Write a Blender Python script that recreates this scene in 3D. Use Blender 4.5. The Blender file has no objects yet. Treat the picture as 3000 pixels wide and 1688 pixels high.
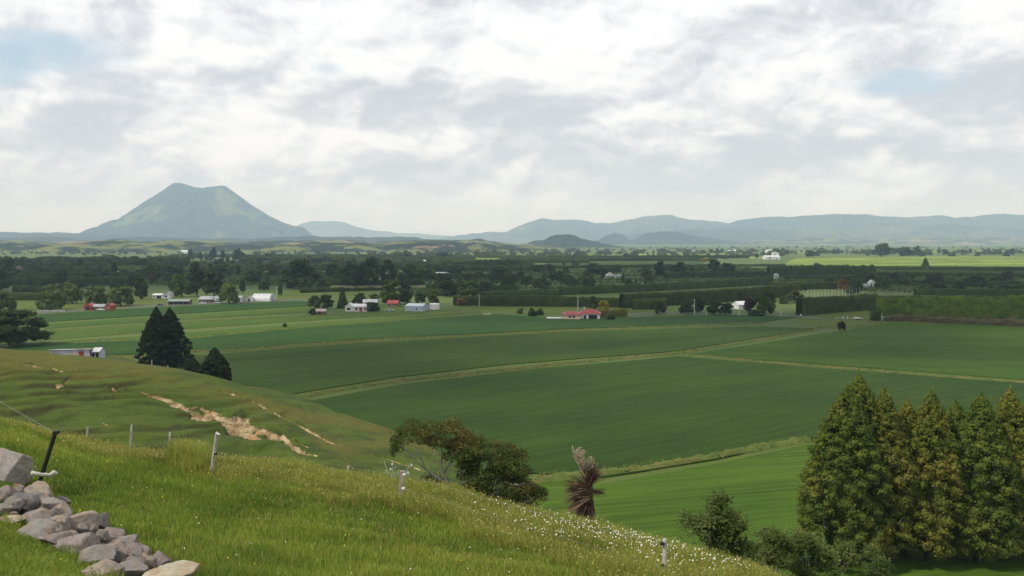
import bpy, bmesh, math, random
import numpy as np
from mathutils import Vector, Matrix

# ------------------------------------------------------------------ camera, light, exposure
SC = bpy.context.scene
COL = SC.collection
H = 42.0                      # eye height above the plain
F = 2500.0                    # focal length in pixels of the 3000 px wide photograph
HORIZON = 705.0
PITCH = math.atan((844 - HORIZON) / F)
cam_d = bpy.data.cameras.new('camera')
cam_d.sensor_width = 36.0
cam_d.lens = 36.0 * F / 3000.0
cam_d.clip_start = 0.3
cam_d.clip_end = 80000.0
cam = bpy.data.objects.new('camera', cam_d)
COL.objects.link(cam)
cam.location = (0, 0, H)
cam.rotation_euler = (math.pi / 2 - PITCH, 0, 0)
SC.camera = cam

SUN_EL = math.radians(48)
TO_SUN_H = Vector((-0.88, -0.42, 0)).normalized()
TO_SUN = Vector((TO_SUN_H.x * math.cos(SUN_EL), TO_SUN_H.y * math.cos(SUN_EL), math.sin(SUN_EL)))
sun_d = bpy.data.lights.new('sun', 'SUN')
sun_d.energy = 2.7
sun_d.angle = math.radians(2.0)
sun_d.color = (1.0, 0.96, 0.89)
sun = bpy.data.objects.new('sun', sun_d)
COL.objects.link(sun)
sun.rotation_euler = (-TO_SUN).to_track_quat('-Z', 'Y').to_euler()

SC.view_settings.view_transform = 'Standard'
SC.view_settings.look = 'None'
SC.view_settings.exposure = 0.38
SC.view_settings.gamma = 1.0
SC.cycles.max_bounces = 5
SC.cycles.diffuse_bounces = 2
SC.cycles.glossy_bounces = 2
SC.cycles.transmission_bounces = 3
SC.cycles.volume_bounces = 1
SC.cycles.transparent_max_bounces = 6
SC.cycles.use_denoising = True
SC.cycles.caustics_reflective = False
SC.cycles.caustics_refractive = False

CP, SP = math.cos(PITCH), math.sin(PITCH)


def ray(px, py):
    cx, cy = (px - 1500.0) / F, (844.0 - py) / F
    return Vector((cx, CP + cy * SP, -SP + cy * CP))


def at(px, py, z=0.0):
    r = ray(px, py)
    t = (z - H) / r.z
    return Vector((r.x * t, r.y * t, z))


def atd(px, py, d):
    r = ray(px, py)
    t = d / r.y
    return Vector((r.x * t, d, H + r.z * t))


def depth_of(p):
    return p[1] * CP - (p[2] - H) * SP


def project(x, y, z):
    dz = z - H
    dep = y * CP - dz * SP
    up = y * SP + dz * CP
    return 1500 + F * x / dep, 844 - F * up / dep


# ------------------------------------------------------------------ node helpers
def nd(nt, t, **kw):
    n = nt.nodes.new(t)
    for k, v in kw.items():
        setattr(n, k, v)
    return n


def sock(nt, n, i, v):
    if hasattr(v, 'is_output') or isinstance(v, bpy.types.NodeSocket):
        nt.links.new(v, n.inputs[i])
    else:
        n.inputs[i].default_value = v


def mth(nt, op, a, b=0.0, c=0.0, clamp=False):
    n = nd(nt, 'ShaderNodeMath', operation=op, use_clamp=clamp)
    sock(nt, n, 0, a)
    sock(nt, n, 1, b)
    if op in ('MULTIPLY_ADD', 'SMOOTH_MIN', 'SMOOTH_MAX'):
        sock(nt, n, 2, c)
    return n.outputs[0]


def vmth(nt, op, a, b=(0, 0, 0)):
    n = nd(nt, 'ShaderNodeVectorMath', operation=op)
    sock(nt, n, 0, a)
    sock(nt, n, 1, b)
    return n.outputs['Value'] if op in ('LENGTH', 'DOT_PRODUCT', 'DISTANCE') else n.outputs[0]


def mixc(nt, fac, a, b, blend='MIX'):
    n = nd(nt, 'ShaderNodeMix', data_type='RGBA', blend_type=blend)
    sock(nt, n, 0, fac)
    for i, v in ((6, a), (7, b)):
        if isinstance(v, (tuple, list)):
            v = tuple(v) + ((1,) if len(v) == 3 else ())
        sock(nt, n, i, v)
    return n.outputs[2]


def noise(nt, vec, scale, detail=5.0, rough=0.55, dist=0.0, w=None):
    n = nd(nt, 'ShaderNodeTexNoise')
    sock(nt, n, 'Vector', vec)
    n.inputs['Scale'].default_value = scale
    n.inputs['Detail'].default_value = detail
    n.inputs['Roughness'].default_value = rough
    n.inputs['Distortion'].default_value = dist
    return n.outputs['Fac']


def sstep(nt, v, lo, hi, a=0.0, b=1.0):
    n = nd(nt, 'ShaderNodeMapRange', interpolation_type='SMOOTHSTEP')
    sock(nt, n, 0, v)
    for i, x in ((1, lo), (2, hi), (3, a), (4, b)):
        n.inputs[i].default_value = x
    return n.outputs[0]


def pos(nt, obj=False, stretch=None):
    if obj:
        v = nd(nt, 'ShaderNodeTexCoord').outputs['Object']
    else:
        v = nd(nt, 'ShaderNodeNewGeometry').outputs['Position']
    if stretch:
        v = vmth(nt, 'MULTIPLY', v, stretch)
    return v


def new_mat(name):
    m = bpy.data.materials.new(name)
    m.use_nodes = True
    nt = m.node_tree
    b = nt.nodes['Principled BSDF']
    b.inputs['Roughness'].default_value = 0.85
    b.inputs['Specular IOR Level'].default_value = 0.2
    return m, nt, b


def plain(name, col, rough=0.75, var=0.18, scale=1.5, spec=0.25, metallic=0.0, obj=True):
    m, nt, b = new_mat(name)
    p = pos(nt, obj)
    f = noise(nt, p, scale, 6, 0.6)
    c2 = tuple(x * (1 - var) for x in col)
    c1 = tuple(min(1, x * (1 + var)) for x in col)
    nt.links.new(mixc(nt, sstep(nt, f, 0.3, 0.7), c2, c1), b.inputs['Base Color'])
    b.inputs['Roughness'].default_value = rough
    b.inputs['Specular IOR Level'].default_value = spec
    b.inputs['Metallic'].default_value = metallic
    return m


def ribbed(name, col, period=0.6, rough=0.5, axis=0, var=0.2):
    """corrugated sheet: a real bump, weathered a little"""
    m, nt, b = new_mat(name)
    p = pos(nt, True)
    f = noise(nt, p, 0.5, 6, 0.65)
    c = mixc(nt, sstep(nt, f, 0.3, 0.7), tuple(x * (1 - var) for x in col), tuple(min(1, x * (1 + var)) for x in col))
    nt.links.new(c, b.inputs['Base Color'])
    s = nd(nt, 'ShaderNodeSeparateXYZ')
    nt.links.new(p, s.inputs[0])
    w = mth(nt, 'SINE', mth(nt, 'MULTIPLY', s.outputs[axis], 2 * math.pi / period))
    bp = nd(nt, 'ShaderNodeBump')
    bp.inputs['Strength'].default_value = 0.4
    bp.inputs['Distance'].default_value = 0.04
    nt.links.new(w, bp.inputs['Height'])
    nt.links.new(bp.outputs[0], b.inputs['Normal'])
    b.inputs['Roughness'].default_value = rough
    b.inputs['Specular IOR Level'].default_value = 0.35
    return m


def foliage(name, a, c, scale=0.25, third=None, trans=0.25, rnd=0.35):
    m, nt, b = new_mat(name)
    p = pos(nt)
    f = noise(nt, p, scale, 6, 0.7)
    col = mixc(nt, sstep(nt, f, 0.35, 0.66), a, c)
    if third:
        f2 = noise(nt, vmth(nt, 'ADD', p, (37.0, 11.0, 5.0)), scale * 0.45, 5, 0.65)
        col = mixc(nt, sstep(nt, f2, 0.5, 0.64), col, third)
    oi = nd(nt, 'ShaderNodeObjectInfo')
    k = mth(nt, 'MULTIPLY_ADD', oi.outputs['Random'], rnd, 1.0 - rnd / 2)
    vm = nd(nt, 'ShaderNodeVectorMath', operation='SCALE')
    nt.links.new(col, vm.inputs[0])
    nt.links.new(k, vm.inputs['Scale'])
    nt.links.new(vm.outputs[0], b.inputs['Base Color'])
    tr = nd(nt, 'ShaderNodeBsdfTranslucent')
    nt.links.new(vm.outputs[0], tr.inputs['Color'])
    mx = nd(nt, 'ShaderNodeMixShader')
    mx.inputs[0].default_value = trans
    nt.links.new(b.outputs[0], mx.inputs[1])
    nt.links.new(tr.outputs[0], mx.inputs[2])
    nt.links.new(mx.outputs[0], nt.nodes['Material Output'].inputs['Surface'])
    return m


# ------------------------------------------------------------------ sky
def build_world():
    w = bpy.data.worlds.new('World')
    SC.world = w
    w.use_nodes = True
    nt = w.node_tree
    bg = nt.nodes['Background']
    sky = nd(nt, 'ShaderNodeTexSky', sky_type='NISHITA')
    sky.sun_disc = False
    sky.sun_elevation = SUN_EL
    sky.sun_rotation = math.atan2(TO_SUN_H.x, TO_SUN_H.y)
    sky.air_density = 1.0
    sky.dust_density = 2.0
    blue = vmth(nt, 'MULTIPLY', sky.outputs[0], (0.13, 0.13, 0.13))
    blue = mixc(nt, 0.45, blue, (0.50, 0.66, 0.78))
    d = vmth(nt, 'NORMALIZE', nd(nt, 'ShaderNodeTexCoord').outputs['Generated'])
    s = nd(nt, 'ShaderNodeSeparateXYZ')
    nt.links.new(d, s.inputs[0])
    zc = mth(nt, 'ADD', mth(nt, 'MAXIMUM', s.outputs[2], 0.0), 0.085)
    inv = mth(nt, 'DIVIDE', 1.0, zc)
    vm = nd(nt, 'ShaderNodeVectorMath', operation='SCALE')
    nt.links.new(d, vm.inputs[0])
    nt.links.new(inv, vm.inputs['Scale'])
    p = vmth(nt, 'MULTIPLY', vm.outputs[0], (1, 1, 0.35))
    warp = nd(nt, 'ShaderNodeTexNoise')
    nt.links.new(p, warp.inputs['Vector'])
    warp.inputs['Scale'].default_value = 1.1
    warp.inputs['Detail'].default_value = 3
    wv = vmth(nt, 'MULTIPLY', vmth(nt, 'SUBTRACT', warp.outputs['Color'], (0.5, 0.5, 0.5)), (0.55, 0.55, 0.2))
    q = vmth(nt, 'ADD', p, wv)
    n1 = noise(nt, q, 1.15, 6, 0.56)
    big = noise(nt, vmth(nt, 'ADD', p, (4.3, 1.7, 0)), 0.42, 3, 0.5)
    # heaped cumulus seen from the side: noise over the direction itself, lit from above
    e = vmth(nt, 'MULTIPLY', d, (6.0, 6.0, 11.0))
    w2 = nd(nt, 'ShaderNodeTexNoise')
    nt.links.new(e, w2.inputs['Vector'])
    w2.inputs['Scale'].default_value = 1.2
    w2.inputs['Detail'].default_value = 2
    ew = vmth(nt, 'ADD', e, vmth(nt, 'MULTIPLY', vmth(nt, 'SUBTRACT', w2.outputs['Color'], (0.5, 0.5, 0.5)), (0.45, 0.45, 0.45)))
    f1 = noise(nt, ew, 3.4, 5, 0.6)
    f2 = noise(nt, vmth(nt, 'ADD', ew, (-0.04, -0.02, 0.09)), 3.4, 5, 0.6)
    m1 = noise(nt, ew, 1.0, 8, 0.52, 0.0)
    m2 = noise(nt, vmth(nt, 'ADD', ew, (-0.12, -0.05, 0.26)), 1.0, 8, 0.52, 0.0)
    rel2 = mth(nt, 'SUBTRACT', m1, m2)

    def blob(px, py, sx, sz):
        g = ray(px, py).normalized()
        v = vmth(nt, 'MULTIPLY', vmth(nt, 'SUBTRACT', d, tuple(g)), (1 / sx, 0.0, 1 / sz))
        v = vmth(nt, 'ADD', v, vmth(nt, 'MULTIPLY', wv, (2.0, 0, 3.0)))
        dd = vmth(nt, 'LENGTH', v)
        front = mth(nt, 'GREATER_THAN', s.outputs[1], 0.0)
        edge = mth(nt, 'MULTIPLY_ADD', mth(nt, 'SUBTRACT', m1, 0.5), 1.6, dd)
        return mth(nt, 'MULTIPLY', sstep(nt, edge, 1.25, 0.2), front)

    bil = sstep(nt, m1, 0.42, 0.60)
    val = mth(nt, 'MULTIPLY_ADD', mth(nt, 'SUBTRACT', big, 0.5), -0.40, 0.50)
    val = mth(nt, 'MULTIPLY_ADD', rel2, 1.9, val)
    val = mth(nt, 'MULTIPLY_ADD', mth(nt, 'SUBTRACT', f1, f2), 1.1, val)
    val = mth(nt, 'MULTIPLY_ADD', bil, 0.24, val)
    val = mth(nt, 'MULTIPLY_ADD', mth(nt, 'SUBTRACT', n1, 0.5), -0.15, val)
    # grey undersides of the heavier clouds, brighter ones between
    for (px, py, sx, sz, a) in ((2850, 300, 0.17, 0.055, -0.26), (1900, 420, 0.16, 0.05, -0.22), (2700, 395, 0.09, 0.018, -0.16),
                                (380, 385, 0.12, 0.03, -0.17), (150, 330, 0.1, 0.03, -0.1), (60, 570, 0.2, 0.02, -0.22),
                                (1300, 340, 0.16, 0.04, -0.14), (1000, 560, 0.25, 0.02, -0.13), (2300, 560, 0.35, 0.03, -0.10),
                                (1750, 100, 0.3, 0.08, 0.14), (2250, 180, 0.14, 0.035, 0.12), (400, 40, 0.35, 0.06, 0.12),
                                (830, 380, 0.10, 0.02, 0.14), (1100, 470, 0.25, 0.03, 0.08)):
        val = mth(nt, 'MULTIPLY_ADD', blob(px, py, sx, sz), a, val)
    horizon = sstep(nt, s.outputs[2], 0.0, 0.16)
    val = mth(nt, 'ADD', val, mth(nt, 'MULTIPLY', mth(nt, 'SUBTRACT', horizon, 1.0), 0.12))
    cloud = mixc(nt, sstep(nt, val, 0.13, 0.98), (0.53, 0.565, 0.63), (0.885, 0.90, 0.925))
    low = mth(nt, 'MULTIPLY', sstep(nt, s.outputs[2], 0.10, 0.02), 0.55)
    cloud = mixc(nt, low, cloud, (0.68, 0.735, 0.82))
    cov = sstep(nt, mth(nt, 'MULTIPLY_ADD', n1, 0.55, mth(nt, 'MULTIPLY', big, 0.45)), 0.27, 0.37)
    for (px, py, sx, sz, a) in ((150, 150, 0.075, 0.022, 0.85), (20, 200, 0.03, 0.022, 0.8), (2640, 245, 0.05, 0.016, 0.7), (960, 198, 0.022, 0.010, 0.55)):
        cov = mth(nt, 'MULTIPLY_ADD', blob(px, py, sx, sz), -a, cov, clamp=True)
    col = mixc(nt, cov, blue, cloud)
    # below the horizon: dull ground light
    below = sstep(nt, s.outputs[2], -0.03, 0.0)
    col = mixc(nt, below, (0.10, 0.13, 0.08), col)
    nt.links.new(col, bg.inputs['Color'])
    bg.inputs['Strength'].default_value = SKY_GAIN


SKY_GAIN = 0.92
build_world()


# ------------------------------------------------------------------ object helpers
def tag(o, label=None, cat=None, group=None, kind=None):
    if label:
        o['label'] = label
    if cat:
        o['category'] = cat
    if group:
        o['group'] = group
    if kind:
        o['kind'] = kind
    return o


def empty(name, loc, rz=0.0):
    o = bpy.data.objects.new(name, None)
    COL.objects.link(o)
    o.location = loc
    o.rotation_euler = (0, 0, rz)
    o.empty_display_size = 0.3
    return o


def link(name, me, parent=None):
    o = bpy.data.objects.new(name, me)
    COL.objects.link(o)
    if parent is not None:
        o.parent = parent
    return o


def np_mesh(name, V, Q=None, T=None, mats=(), smooth=False, attrs=None):
    V = np.asarray(V, dtype=np.float32)
    loops, starts, n = [], [], 0
    if Q is not None and len(Q):
        Q = np.asarray(Q, dtype=np.int32)
        loops.append(Q.ravel())
        starts.append(np.arange(len(Q), dtype=np.int32) * 4)
        n += Q.size
    if T is not None and len(T):
        T = np.asarray(T, dtype=np.int32)
        loops.append(T.ravel())
        starts.append(n + np.arange(len(T), dtype=np.int32) * 3)
        n += T.size
    L = np.concatenate(loops)
    S = np.concatenate(starts)
    me = bpy.data.meshes.new(name)
    me.vertices.add(len(V))
    me.vertices.foreach_set('co', V.ravel())
    me.loops.add(len(L))
    me.loops.foreach_set('vertex_index', L)
    me.polygons.add(len(S))
    me.polygons.foreach_set('loop_start', S)
    if smooth:
        me.polygons.foreach_set('use_smooth', np.ones(len(S), dtype=bool))
    me.update(calc_edges=True)
    for m in mats:
        me.materials.append(m)
    for k, v in (attrs or {}).items():
        a = me.attributes.new(k, 'FLOAT', 'POINT')
        a.data.foreach_set('value', np.asarray(v, dtype=np.float32))
    return me


class MB:
    """collects shapes and links them as ONE mesh"""

    def __init__(s):
        s.v, s.f = [], []

    def add(s, vs, fs):
        n = len(s.v)
        s.v += [tuple(v) for v in vs]
        s.f += [tuple(i + n for i in f) for f in fs]
        return s

    def box(s, c, d, rz=0.0, top=1.0):
        x, y, z = d[0] / 2, d[1] / 2, d[2] / 2
        R = Matrix.Rotation(rz, 3, 'Z')
        vs = []
        for sz in (-1, 1):
            k = top if sz > 0 else 1.0
            for sx, sy in ((-1, -1), (1, -1), (1, 1), (-1, 1)):
                vs.append(Vector(c) + R @ Vector((sx * x * k, sy * y * k, sz * z)))
        return s.add(vs, [(0, 3, 2, 1), (4, 5, 6, 7), (0, 1, 5, 4), (1, 2, 6, 5), (2, 3, 7, 6), (3, 0, 4, 7)])

    def tube(s, pts, rad, n=8, cap=True):
        pts = [Vector(p) for p in pts]
        if not isinstance(rad, (list, tuple)):
            rad = [rad] * len(pts)
        vs, fs = [], []
        prev = None
        for i, p in enumerate(pts):
            t = (pts[min(i + 1, len(pts) - 1)] - pts[max(i - 1, 0)]).normalized()
            if prev is None:
                prev = t.orthogonal().normalized()
            a = (prev - t * prev.dot(t))
            a = a.normalized() if a.length > 1e-5 else t.orthogonal().normalized()
            prev = a
            b = t.cross(a)
            for k in range(n):
                an = 2 * math.pi * k / n
                vs.append(p + (a * math.cos(an) + b * math.sin(an)) * rad[i])
        for i in range(len(pts) - 1):
            for k in range(n):
                k2 = (k + 1) % n
                fs.append((i * n + k, i * n + k2, (i + 1) * n + k2, (i + 1) * n + k))
        if cap:
            fs.append(tuple(range(n - 1, -1, -1)))
            m = (len(pts) - 1) * n
            fs.append(tuple(m + k for k in range(n)))
        return s.add(vs, fs)

    def prism(s, prof, x0, x1, axis='x'):
        """extrude a closed (a, z) profile along x or y"""
        n = len(prof)
        if axis == 'x':
            vs = [(x0, a, z) for a, z in prof] + [(x1, a, z) for a, z in prof]
        else:
            vs = [(a, x0, z) for a, z in prof] + [(a, x1, z) for a, z in prof]
        fs = [tuple(range(n)), tuple(range(2 * n - 1, n - 1, -1))]
        fs += [(i, i + n, (i + 1) % n + n, (i + 1) % n) for i in range(n)]
        return s.add(vs, fs)

    def build(s, name, m, parent=None, smooth=False, bevel=0.0):
        me = bpy.data.meshes.new(name)
        me.from_pydata(s.v, [], s.f)
        bm = bmesh.new()
        bm.from_mesh(me)
        bmesh.ops.recalc_face_normals(bm, faces=bm.faces)
        if bevel:
            bmesh.ops.bevel(bm, geom=list(bm.edges), offset=bevel, segments=2, affect='EDGES', profile=0.6)
        bm.to_mesh(me)
        bm.free()
        if smooth:
            me.polygons.foreach_set('use_smooth', [True] * len(me.polygons))
        me.materials.append(m)
        return link(name, me, parent)


# value noise, vectorised
def _hash(ix, iy, seed):
    h = (ix.astype(np.int64) * 374761393 + iy.astype(np.int64) * 668265263 + seed * 974711) & 0x7fffffff
    h = ((h ^ (h >> 13)) * 1274126177) & 0x7fffffff
    return ((h ^ (h >> 16)) & 0xffff) / 65535.0


def vnoise(x, y, seed=0):
    ix, iy = np.floor(x), np.floor(y)
    fx, fy = x - ix, y - iy
    fx = fx * fx * (3 - 2 * fx)
    fy = fy * fy * (3 - 2 * fy)
    a, b = _hash(ix, iy, seed), _hash(ix + 1, iy, seed)
    c, d = _hash(ix, iy + 1, seed), _hash(ix + 1, iy + 1, seed)
    return (a * (1 - fx) + b * fx) * (1 - fy) + (c * (1 - fx) + d * fx) * fy


def fbm(x, y, seed=0, oct=5, gain=0.5):
    x, y = np.asarray(x, float), np.asarray(y, float)
    s, a, t = 0.0, 1.0, 0.0
    for i in range(oct):
        s = s + a * (vnoise(x * 2 ** i + 17.3 * i, y * 2 ** i + 9.1 * i, seed + i) * 2 - 1)
        t += a
        a *= gain
    return s / t


def ss(x, a, b):
    t = np.clip((x - a) / (b - a), 0, 1)
    return t * t * (3 - 2 * t)


# ------------------------------------------------------------------ materials of the setting
M = {}


def ground_material():
    m, nt, b = new_mat('valley_pasture')
    p = pos(nt)
    f1 = noise(nt, p, 0.006, 4, 0.5)
    f2 = noise(nt, p, 0.12, 6, 0.65)
    f3 = noise(nt, vmth(nt, 'MULTIPLY', p, (0.25, 1, 1)), 0.0016, 5, 0.6)
    c = mixc(nt, sstep(nt, f1, 0.4, 0.6), (0.060, 0.100, 0.014), (0.095, 0.125, 0.024))
    c = mixc(nt, mth(nt, 'MULTIPLY', sstep(nt, f2, 0.4, 0.7), 0.5), c, (0.06, 0.10, 0.02))
    c = mixc(nt, mth(nt, 'MULTIPLY', sstep(nt, f3, 0.5, 0.62), 0.6), c, (0.05, 0.085, 0.025))
    nt.links.new(c, b.inputs['Base Color'])
    return m


def field_material(name, a, c, along=(1, 0), row=0.9, lime=None, depth=0.25):
    """a crop in drilled rows: a fine bump along the rows and patchy growth"""
    m, nt, b = new_mat(name)
    p = pos(nt)
    L = math.hypot(*along)
    ax, ay = along[0] / L, along[1] / L
    across = vmth(nt, 'DOT_PRODUCT', p, (-ay, ax, 0))
    alongv = vmth(nt, 'DOT_PRODUCT', p, (ax, ay, 0))
    cmb = nd(nt, 'ShaderNodeCombineXYZ')
    nt.links.new(mth(nt, 'MULTIPLY', alongv, 0.06), cmb.inputs[0])
    nt.links.new(mth(nt, 'MULTIPLY', across, 1.0), cmb.inputs[1])
    st = noise(nt, cmb.outputs[0], 0.55, 6, 0.75)
    broad = noise(nt, cmb.outputs[0], 0.035, 4, 0.55)
    f = noise(nt, p, 0.022, 6, 0.6)
    g = noise(nt, p, 1.1, 4, 0.7)
    c1 = mixc(nt, sstep(nt, f, 0.35, 0.65), a, c)
    c1 = mixc(nt, mth(nt, 'MULTIPLY', sstep(nt, st, 0.42, 0.64), 0.75), c1, tuple(x * 0.60 for x in a))
    c1 = mixc(nt, mth(nt, 'MULTIPLY', sstep(nt, broad, 0.45, 0.6), 0.25), c1, tuple(x * 1.35 for x in c))
    c1 = mixc(nt, mth(nt, 'MULTIPLY', sstep(nt, g, 0.5, 0.8), 0.35), c1, tuple(x * 0.5 for x in a))
    soil = noise(nt, vmth(nt, 'ADD', cmb.outputs[0], (3.0, 80.0, 0.0)), 0.16, 6, 0.7)
    c1 = mixc(nt, mth(nt, 'MULTIPLY', sstep(nt, soil, 0.56, 0.70), 0.35), c1, (0.060, 0.062, 0.020))
    if lime:
        f2 = noise(nt, vmth(nt, 'MULTIPLY', p, (0.5, 1.0, 1.0)), 0.012, 4, 0.6)
        c1 = mixc(nt, sstep(nt, f2, 0.48, 0.62), c1, lime)
    nt.links.new(c1, b.inputs['Base Color'])
    w = mth(nt, 'SINE', mth(nt, 'MULTIPLY', across, 2 * math.pi / row))
    hgt = mth(nt, 'MULTIPLY_ADD', w, 0.5, mth(nt, 'MULTIPLY', g, 1.5))
    bp = nd(nt, 'ShaderNodeBump')
    bp.inputs['Strength'].default_value = 0.6
    bp.inputs['Distance'].default_value = depth
    nt.links.new(hgt, bp.inputs['Height'])
    nt.links.new(bp.outputs[0], b.inputs['Normal'])
    b.inputs['Specular IOR Level'].default_value = 0.1
    return m


M['ground'] = ground_material()
M['asphalt'] = plain('asphalt', (0.14, 0.14, 0.135), 0.9, 0.15, 0.4)

# ------------------------------------------------------------------ the plain
gx = np.array([-17500, -12000, -6000, -3000, -1500, -700, -300, 0, 300, 700, 1500, 3000, 6000, 12000, 17500.])
gy = np.array([-400, -100, 60, 130, 250, 450, 800, 1500, 3000, 6000, 12000, 18000, 23500.])
GX, GY = np.meshgrid(gx, gy)
V = np.stack([GX.ravel(), GY.ravel(), np.zeros(GX.size)], 1)
nx = len(gx)
Q = [(j * nx + i, j * nx + i + 1, (j + 1) * nx + i + 1, (j + 1) * nx + i) for j in range(len(gy) - 1) for i in range(nx - 1)]
tag(link('ground', np_mesh('ground', V, Q, mats=[M['ground']])), kind='structure')


def dense_poly(pts, step):
    out = []
    n = len(pts)
    for i in range(n):
        a, b = pts[i], pts[(i + 1) % n]
        k = max(1, int((b - a).length / step))
        for j in range(k):
            out.append(a.lerp(b, j / k))
    return out


def field(name, px_pts, mat, h=0.3, wob=0.8, seed=0):
    pts = [at(x, y) for x, y in px_pts]
    step = 6.0
    pts = dense_poly(pts, step)
    P = np.array([(p.x, p.y) for p in pts])
    sc_ = np.clip(P[:, 1] / 300, 0.6, 3)
    P[:, 0] += fbm(P[:, 0] / 25, P[:, 1] / 25, seed) * wob * sc_
    P[:, 1] += fbm(P[:, 0] / 22, P[:, 1] / 22, seed + 9) * wob * sc_
    n = len(P)
    bm = bmesh.new()
    top = [bm.verts.new((x, y, h)) for x, y in P]
    bot = [bm.verts.new((x, y, -0.2)) for x, y in P]
    bm.faces.new(top)
    for i in range(n):
        bm.faces.new((bot[i], bot[(i + 1) % n], top[(i + 1) % n], top[i]))
    bmesh.ops.triangulate(bm, faces=[f for f in bm.faces if len(f.verts) > 4])
    bmesh.ops.recalc_face_normals(bm, faces=bm.faces)
    me = bpy.data.meshes.new(name)
    bm.to_mesh(me)
    bm.free()
    me.materials.append(mat)
    return tag(link(name, me), kind='structure')


ROWS = at(1900, 1040) - at(1000, 1140)
ROWS = (ROWS.x, ROWS.y)
M['crop'] = field_material('dark_crop', (0.0243, 0.0581, 0.0056), (0.0373, 0.0722, 0.0070), ROWS, 0.8)
M['crop_mid'] = field_material('mid_crop', (0.0286, 0.0648, 0.0058), (0.0439, 0.0792, 0.0072), ROWS, 0.8)
M['crop_teal'] = field_material('bluish_crop', (0.0229, 0.0666, 0.0094), (0.0343, 0.0792, 0.0101), ROWS, 0.9)
M['crop_right'] = field_material('right_crop', (0.034, 0.080, 0.007), (0.052, 0.098, 0.008), (1, -0.12), 0.9)
M['meadow'] = field_material('light_meadow', (0.052, 0.102, 0.01), (0.074, 0.12, 0.013), ROWS, 1.4)
M['pasture'] = field_material('near_pasture', (0.046, 0.096, 0.007), (0.066, 0.116, 0.009), (1, 0.25), 2.0, depth=0.15)
M['hay'] = field_material('hay_field', (0.20, 0.22, 0.09), (0.27, 0.27, 0.12), (1, 0.1), 3.0)
M['lime'] = field_material('lime_field', (0.105, 0.165, 0.018), (0.15, 0.20, 0.022), (1, 0.06), 5.0, lime=(0.24, 0.30, 0.05))
M['orchard_light'] = field_material('pale_orchard', (0.050, 0.078, 0.014), (0.082, 0.110, 0.020), (1, 0.1), 4.0, depth=0.8)
M['rough'] = field_material('rough_pasture', (0.070, 0.105, 0.016), (0.105, 0.130, 0.024), (1, 0.2), 3.0)

field('field', [(840, 1240), (905, 1178), (1165, 1130), (1573, 1082), (1985, 1046), (2100, 1056), (2450, 1084), (3080, 1132), (3080, 1285), (2700, 1290), (2380, 1285), (2100, 1348), (1760, 1402), (1560, 1390), (1330, 1400), (1160, 1330)], M['crop'], 0.28, 1.0, 1)
field('field', [(500, 1050), (660, 1037), (1050, 1006), (1700, 972), (2200, 957), (2385, 963), (2250, 987), (1975, 1030), (1500, 1068), (1165, 1106), (850, 1158), (680, 1160), (420, 1075)], M['crop_mid'], 0.27, 0.9, 2)
field('field', [(2010, 1040), (2200, 1012), (2480, 968), (2620, 946), (3080, 957), (3080, 1120), (2800, 1098), (2450, 1072), (2110, 1046)], M['crop_right'], 0.26, 0.9, 3)
field('field', [(-60, 1030), (120, 1010), (560, 994), (880, 962), (1280, 933), (1460, 922), (1640, 934), (2190, 924), (2330, 931), (2200, 948), (1700, 963), (1050, 996), (660, 1027), (300, 1043), (100, 1046)], M['crop_teal'], 0.30, 0.8, 4)
field('field', [(130, 1003), (420, 985), (870, 950), (1180, 930), (1400, 911), (1420, 918), (1260, 931), (870, 959), (560, 988), (120, 1006)], M['meadow'], 0.12, 0.5, 5)
field('field', [(140, 968), (600, 938), (900, 925), (1330, 906), (1330, 912), (1150, 924), (640, 958), (130, 998)], M['meadow'], 0.13, 0.5, 6)
field('field', [(110, 950), (500, 926), (900, 900), (900, 915), (600, 934), (130, 964)], M['meadow'], 0.14, 0.5, 7)
field('field', [(70, 926), (430, 903), (870, 883), (900, 886), (900, 897), (500, 922), (100, 946)], M['crop_teal'], 0.30, 0.5, 8)
field('pasture', [(1560, 1402), (1770, 1418), (2100, 1360), (2380, 1300), (2700, 1300), (3300, 1290), (3500, 1800), (2300, 1800), (1900, 1640), (1500, 1450)], M['pasture'], 0.10, 1.0, 9)
field('pasture', [(-40, 866), (520, 862), (560, 880), (430, 892), (60, 914), (-40, 916)], M['rough'], 0.08, 1.0, 10)
field('pasture', [(900, 853), (1100, 852), (1100, 872), (900, 876), (800, 878), (770, 870)], M['rough'], 0.09, 1.0, 11)
field('hay_field', [(938, 837), (1010, 834), (1245, 831), (1248, 841), (1110, 845), (1000, 843)], M['hay'], 0.10, 1.0, 12)
field('pasture', [(1450, 896), (1640, 900), (1840, 905), (2000, 911), (1650, 921), (1460, 917), (1280, 926), (1250, 915)], M['rough'], 0.07, 1.0, 13)
field('pasture', [(2345, 926), (2560, 909), (2570, 936), (2480, 962), (2390, 958), (2340, 946)], M['rough'], 0.09, 1.0, 14)
field('field', [(2330, 757), (2500, 753), (3080, 751), (3080, 782), (2560, 779), (2290, 776)], M['lime'], 0.3, 3, 15)
field('field', [(1320, 752), (1780, 756), (2260, 752), (2280, 757), (1700, 763), (1330, 760)], M['lime'], 0.3, 3, 16)
field('field', [(1600, 768), (2060, 767), (2060, 775), (1600, 779)], M['crop_mid'], 0.3, 3, 17)
field('field', [(560, 783), (900, 781), (900, 790), (560, 791)], M['orchard_light'], 1.5, 3, 18)
field('field', [(60, 789), (470, 786), (480, 793), (60, 796)], M['orchard_light'], 1.5, 3, 19)
field('field', [(900, 748), (1500, 745), (2200, 743), (2200, 748), (1500, 750), (900, 752)], M['lime'], 0.3, 6, 20)
field('field', [(2300, 736), (3080, 733), (3080, 740), (2300, 742)], M['lime'], 0.3, 6, 21)
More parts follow.
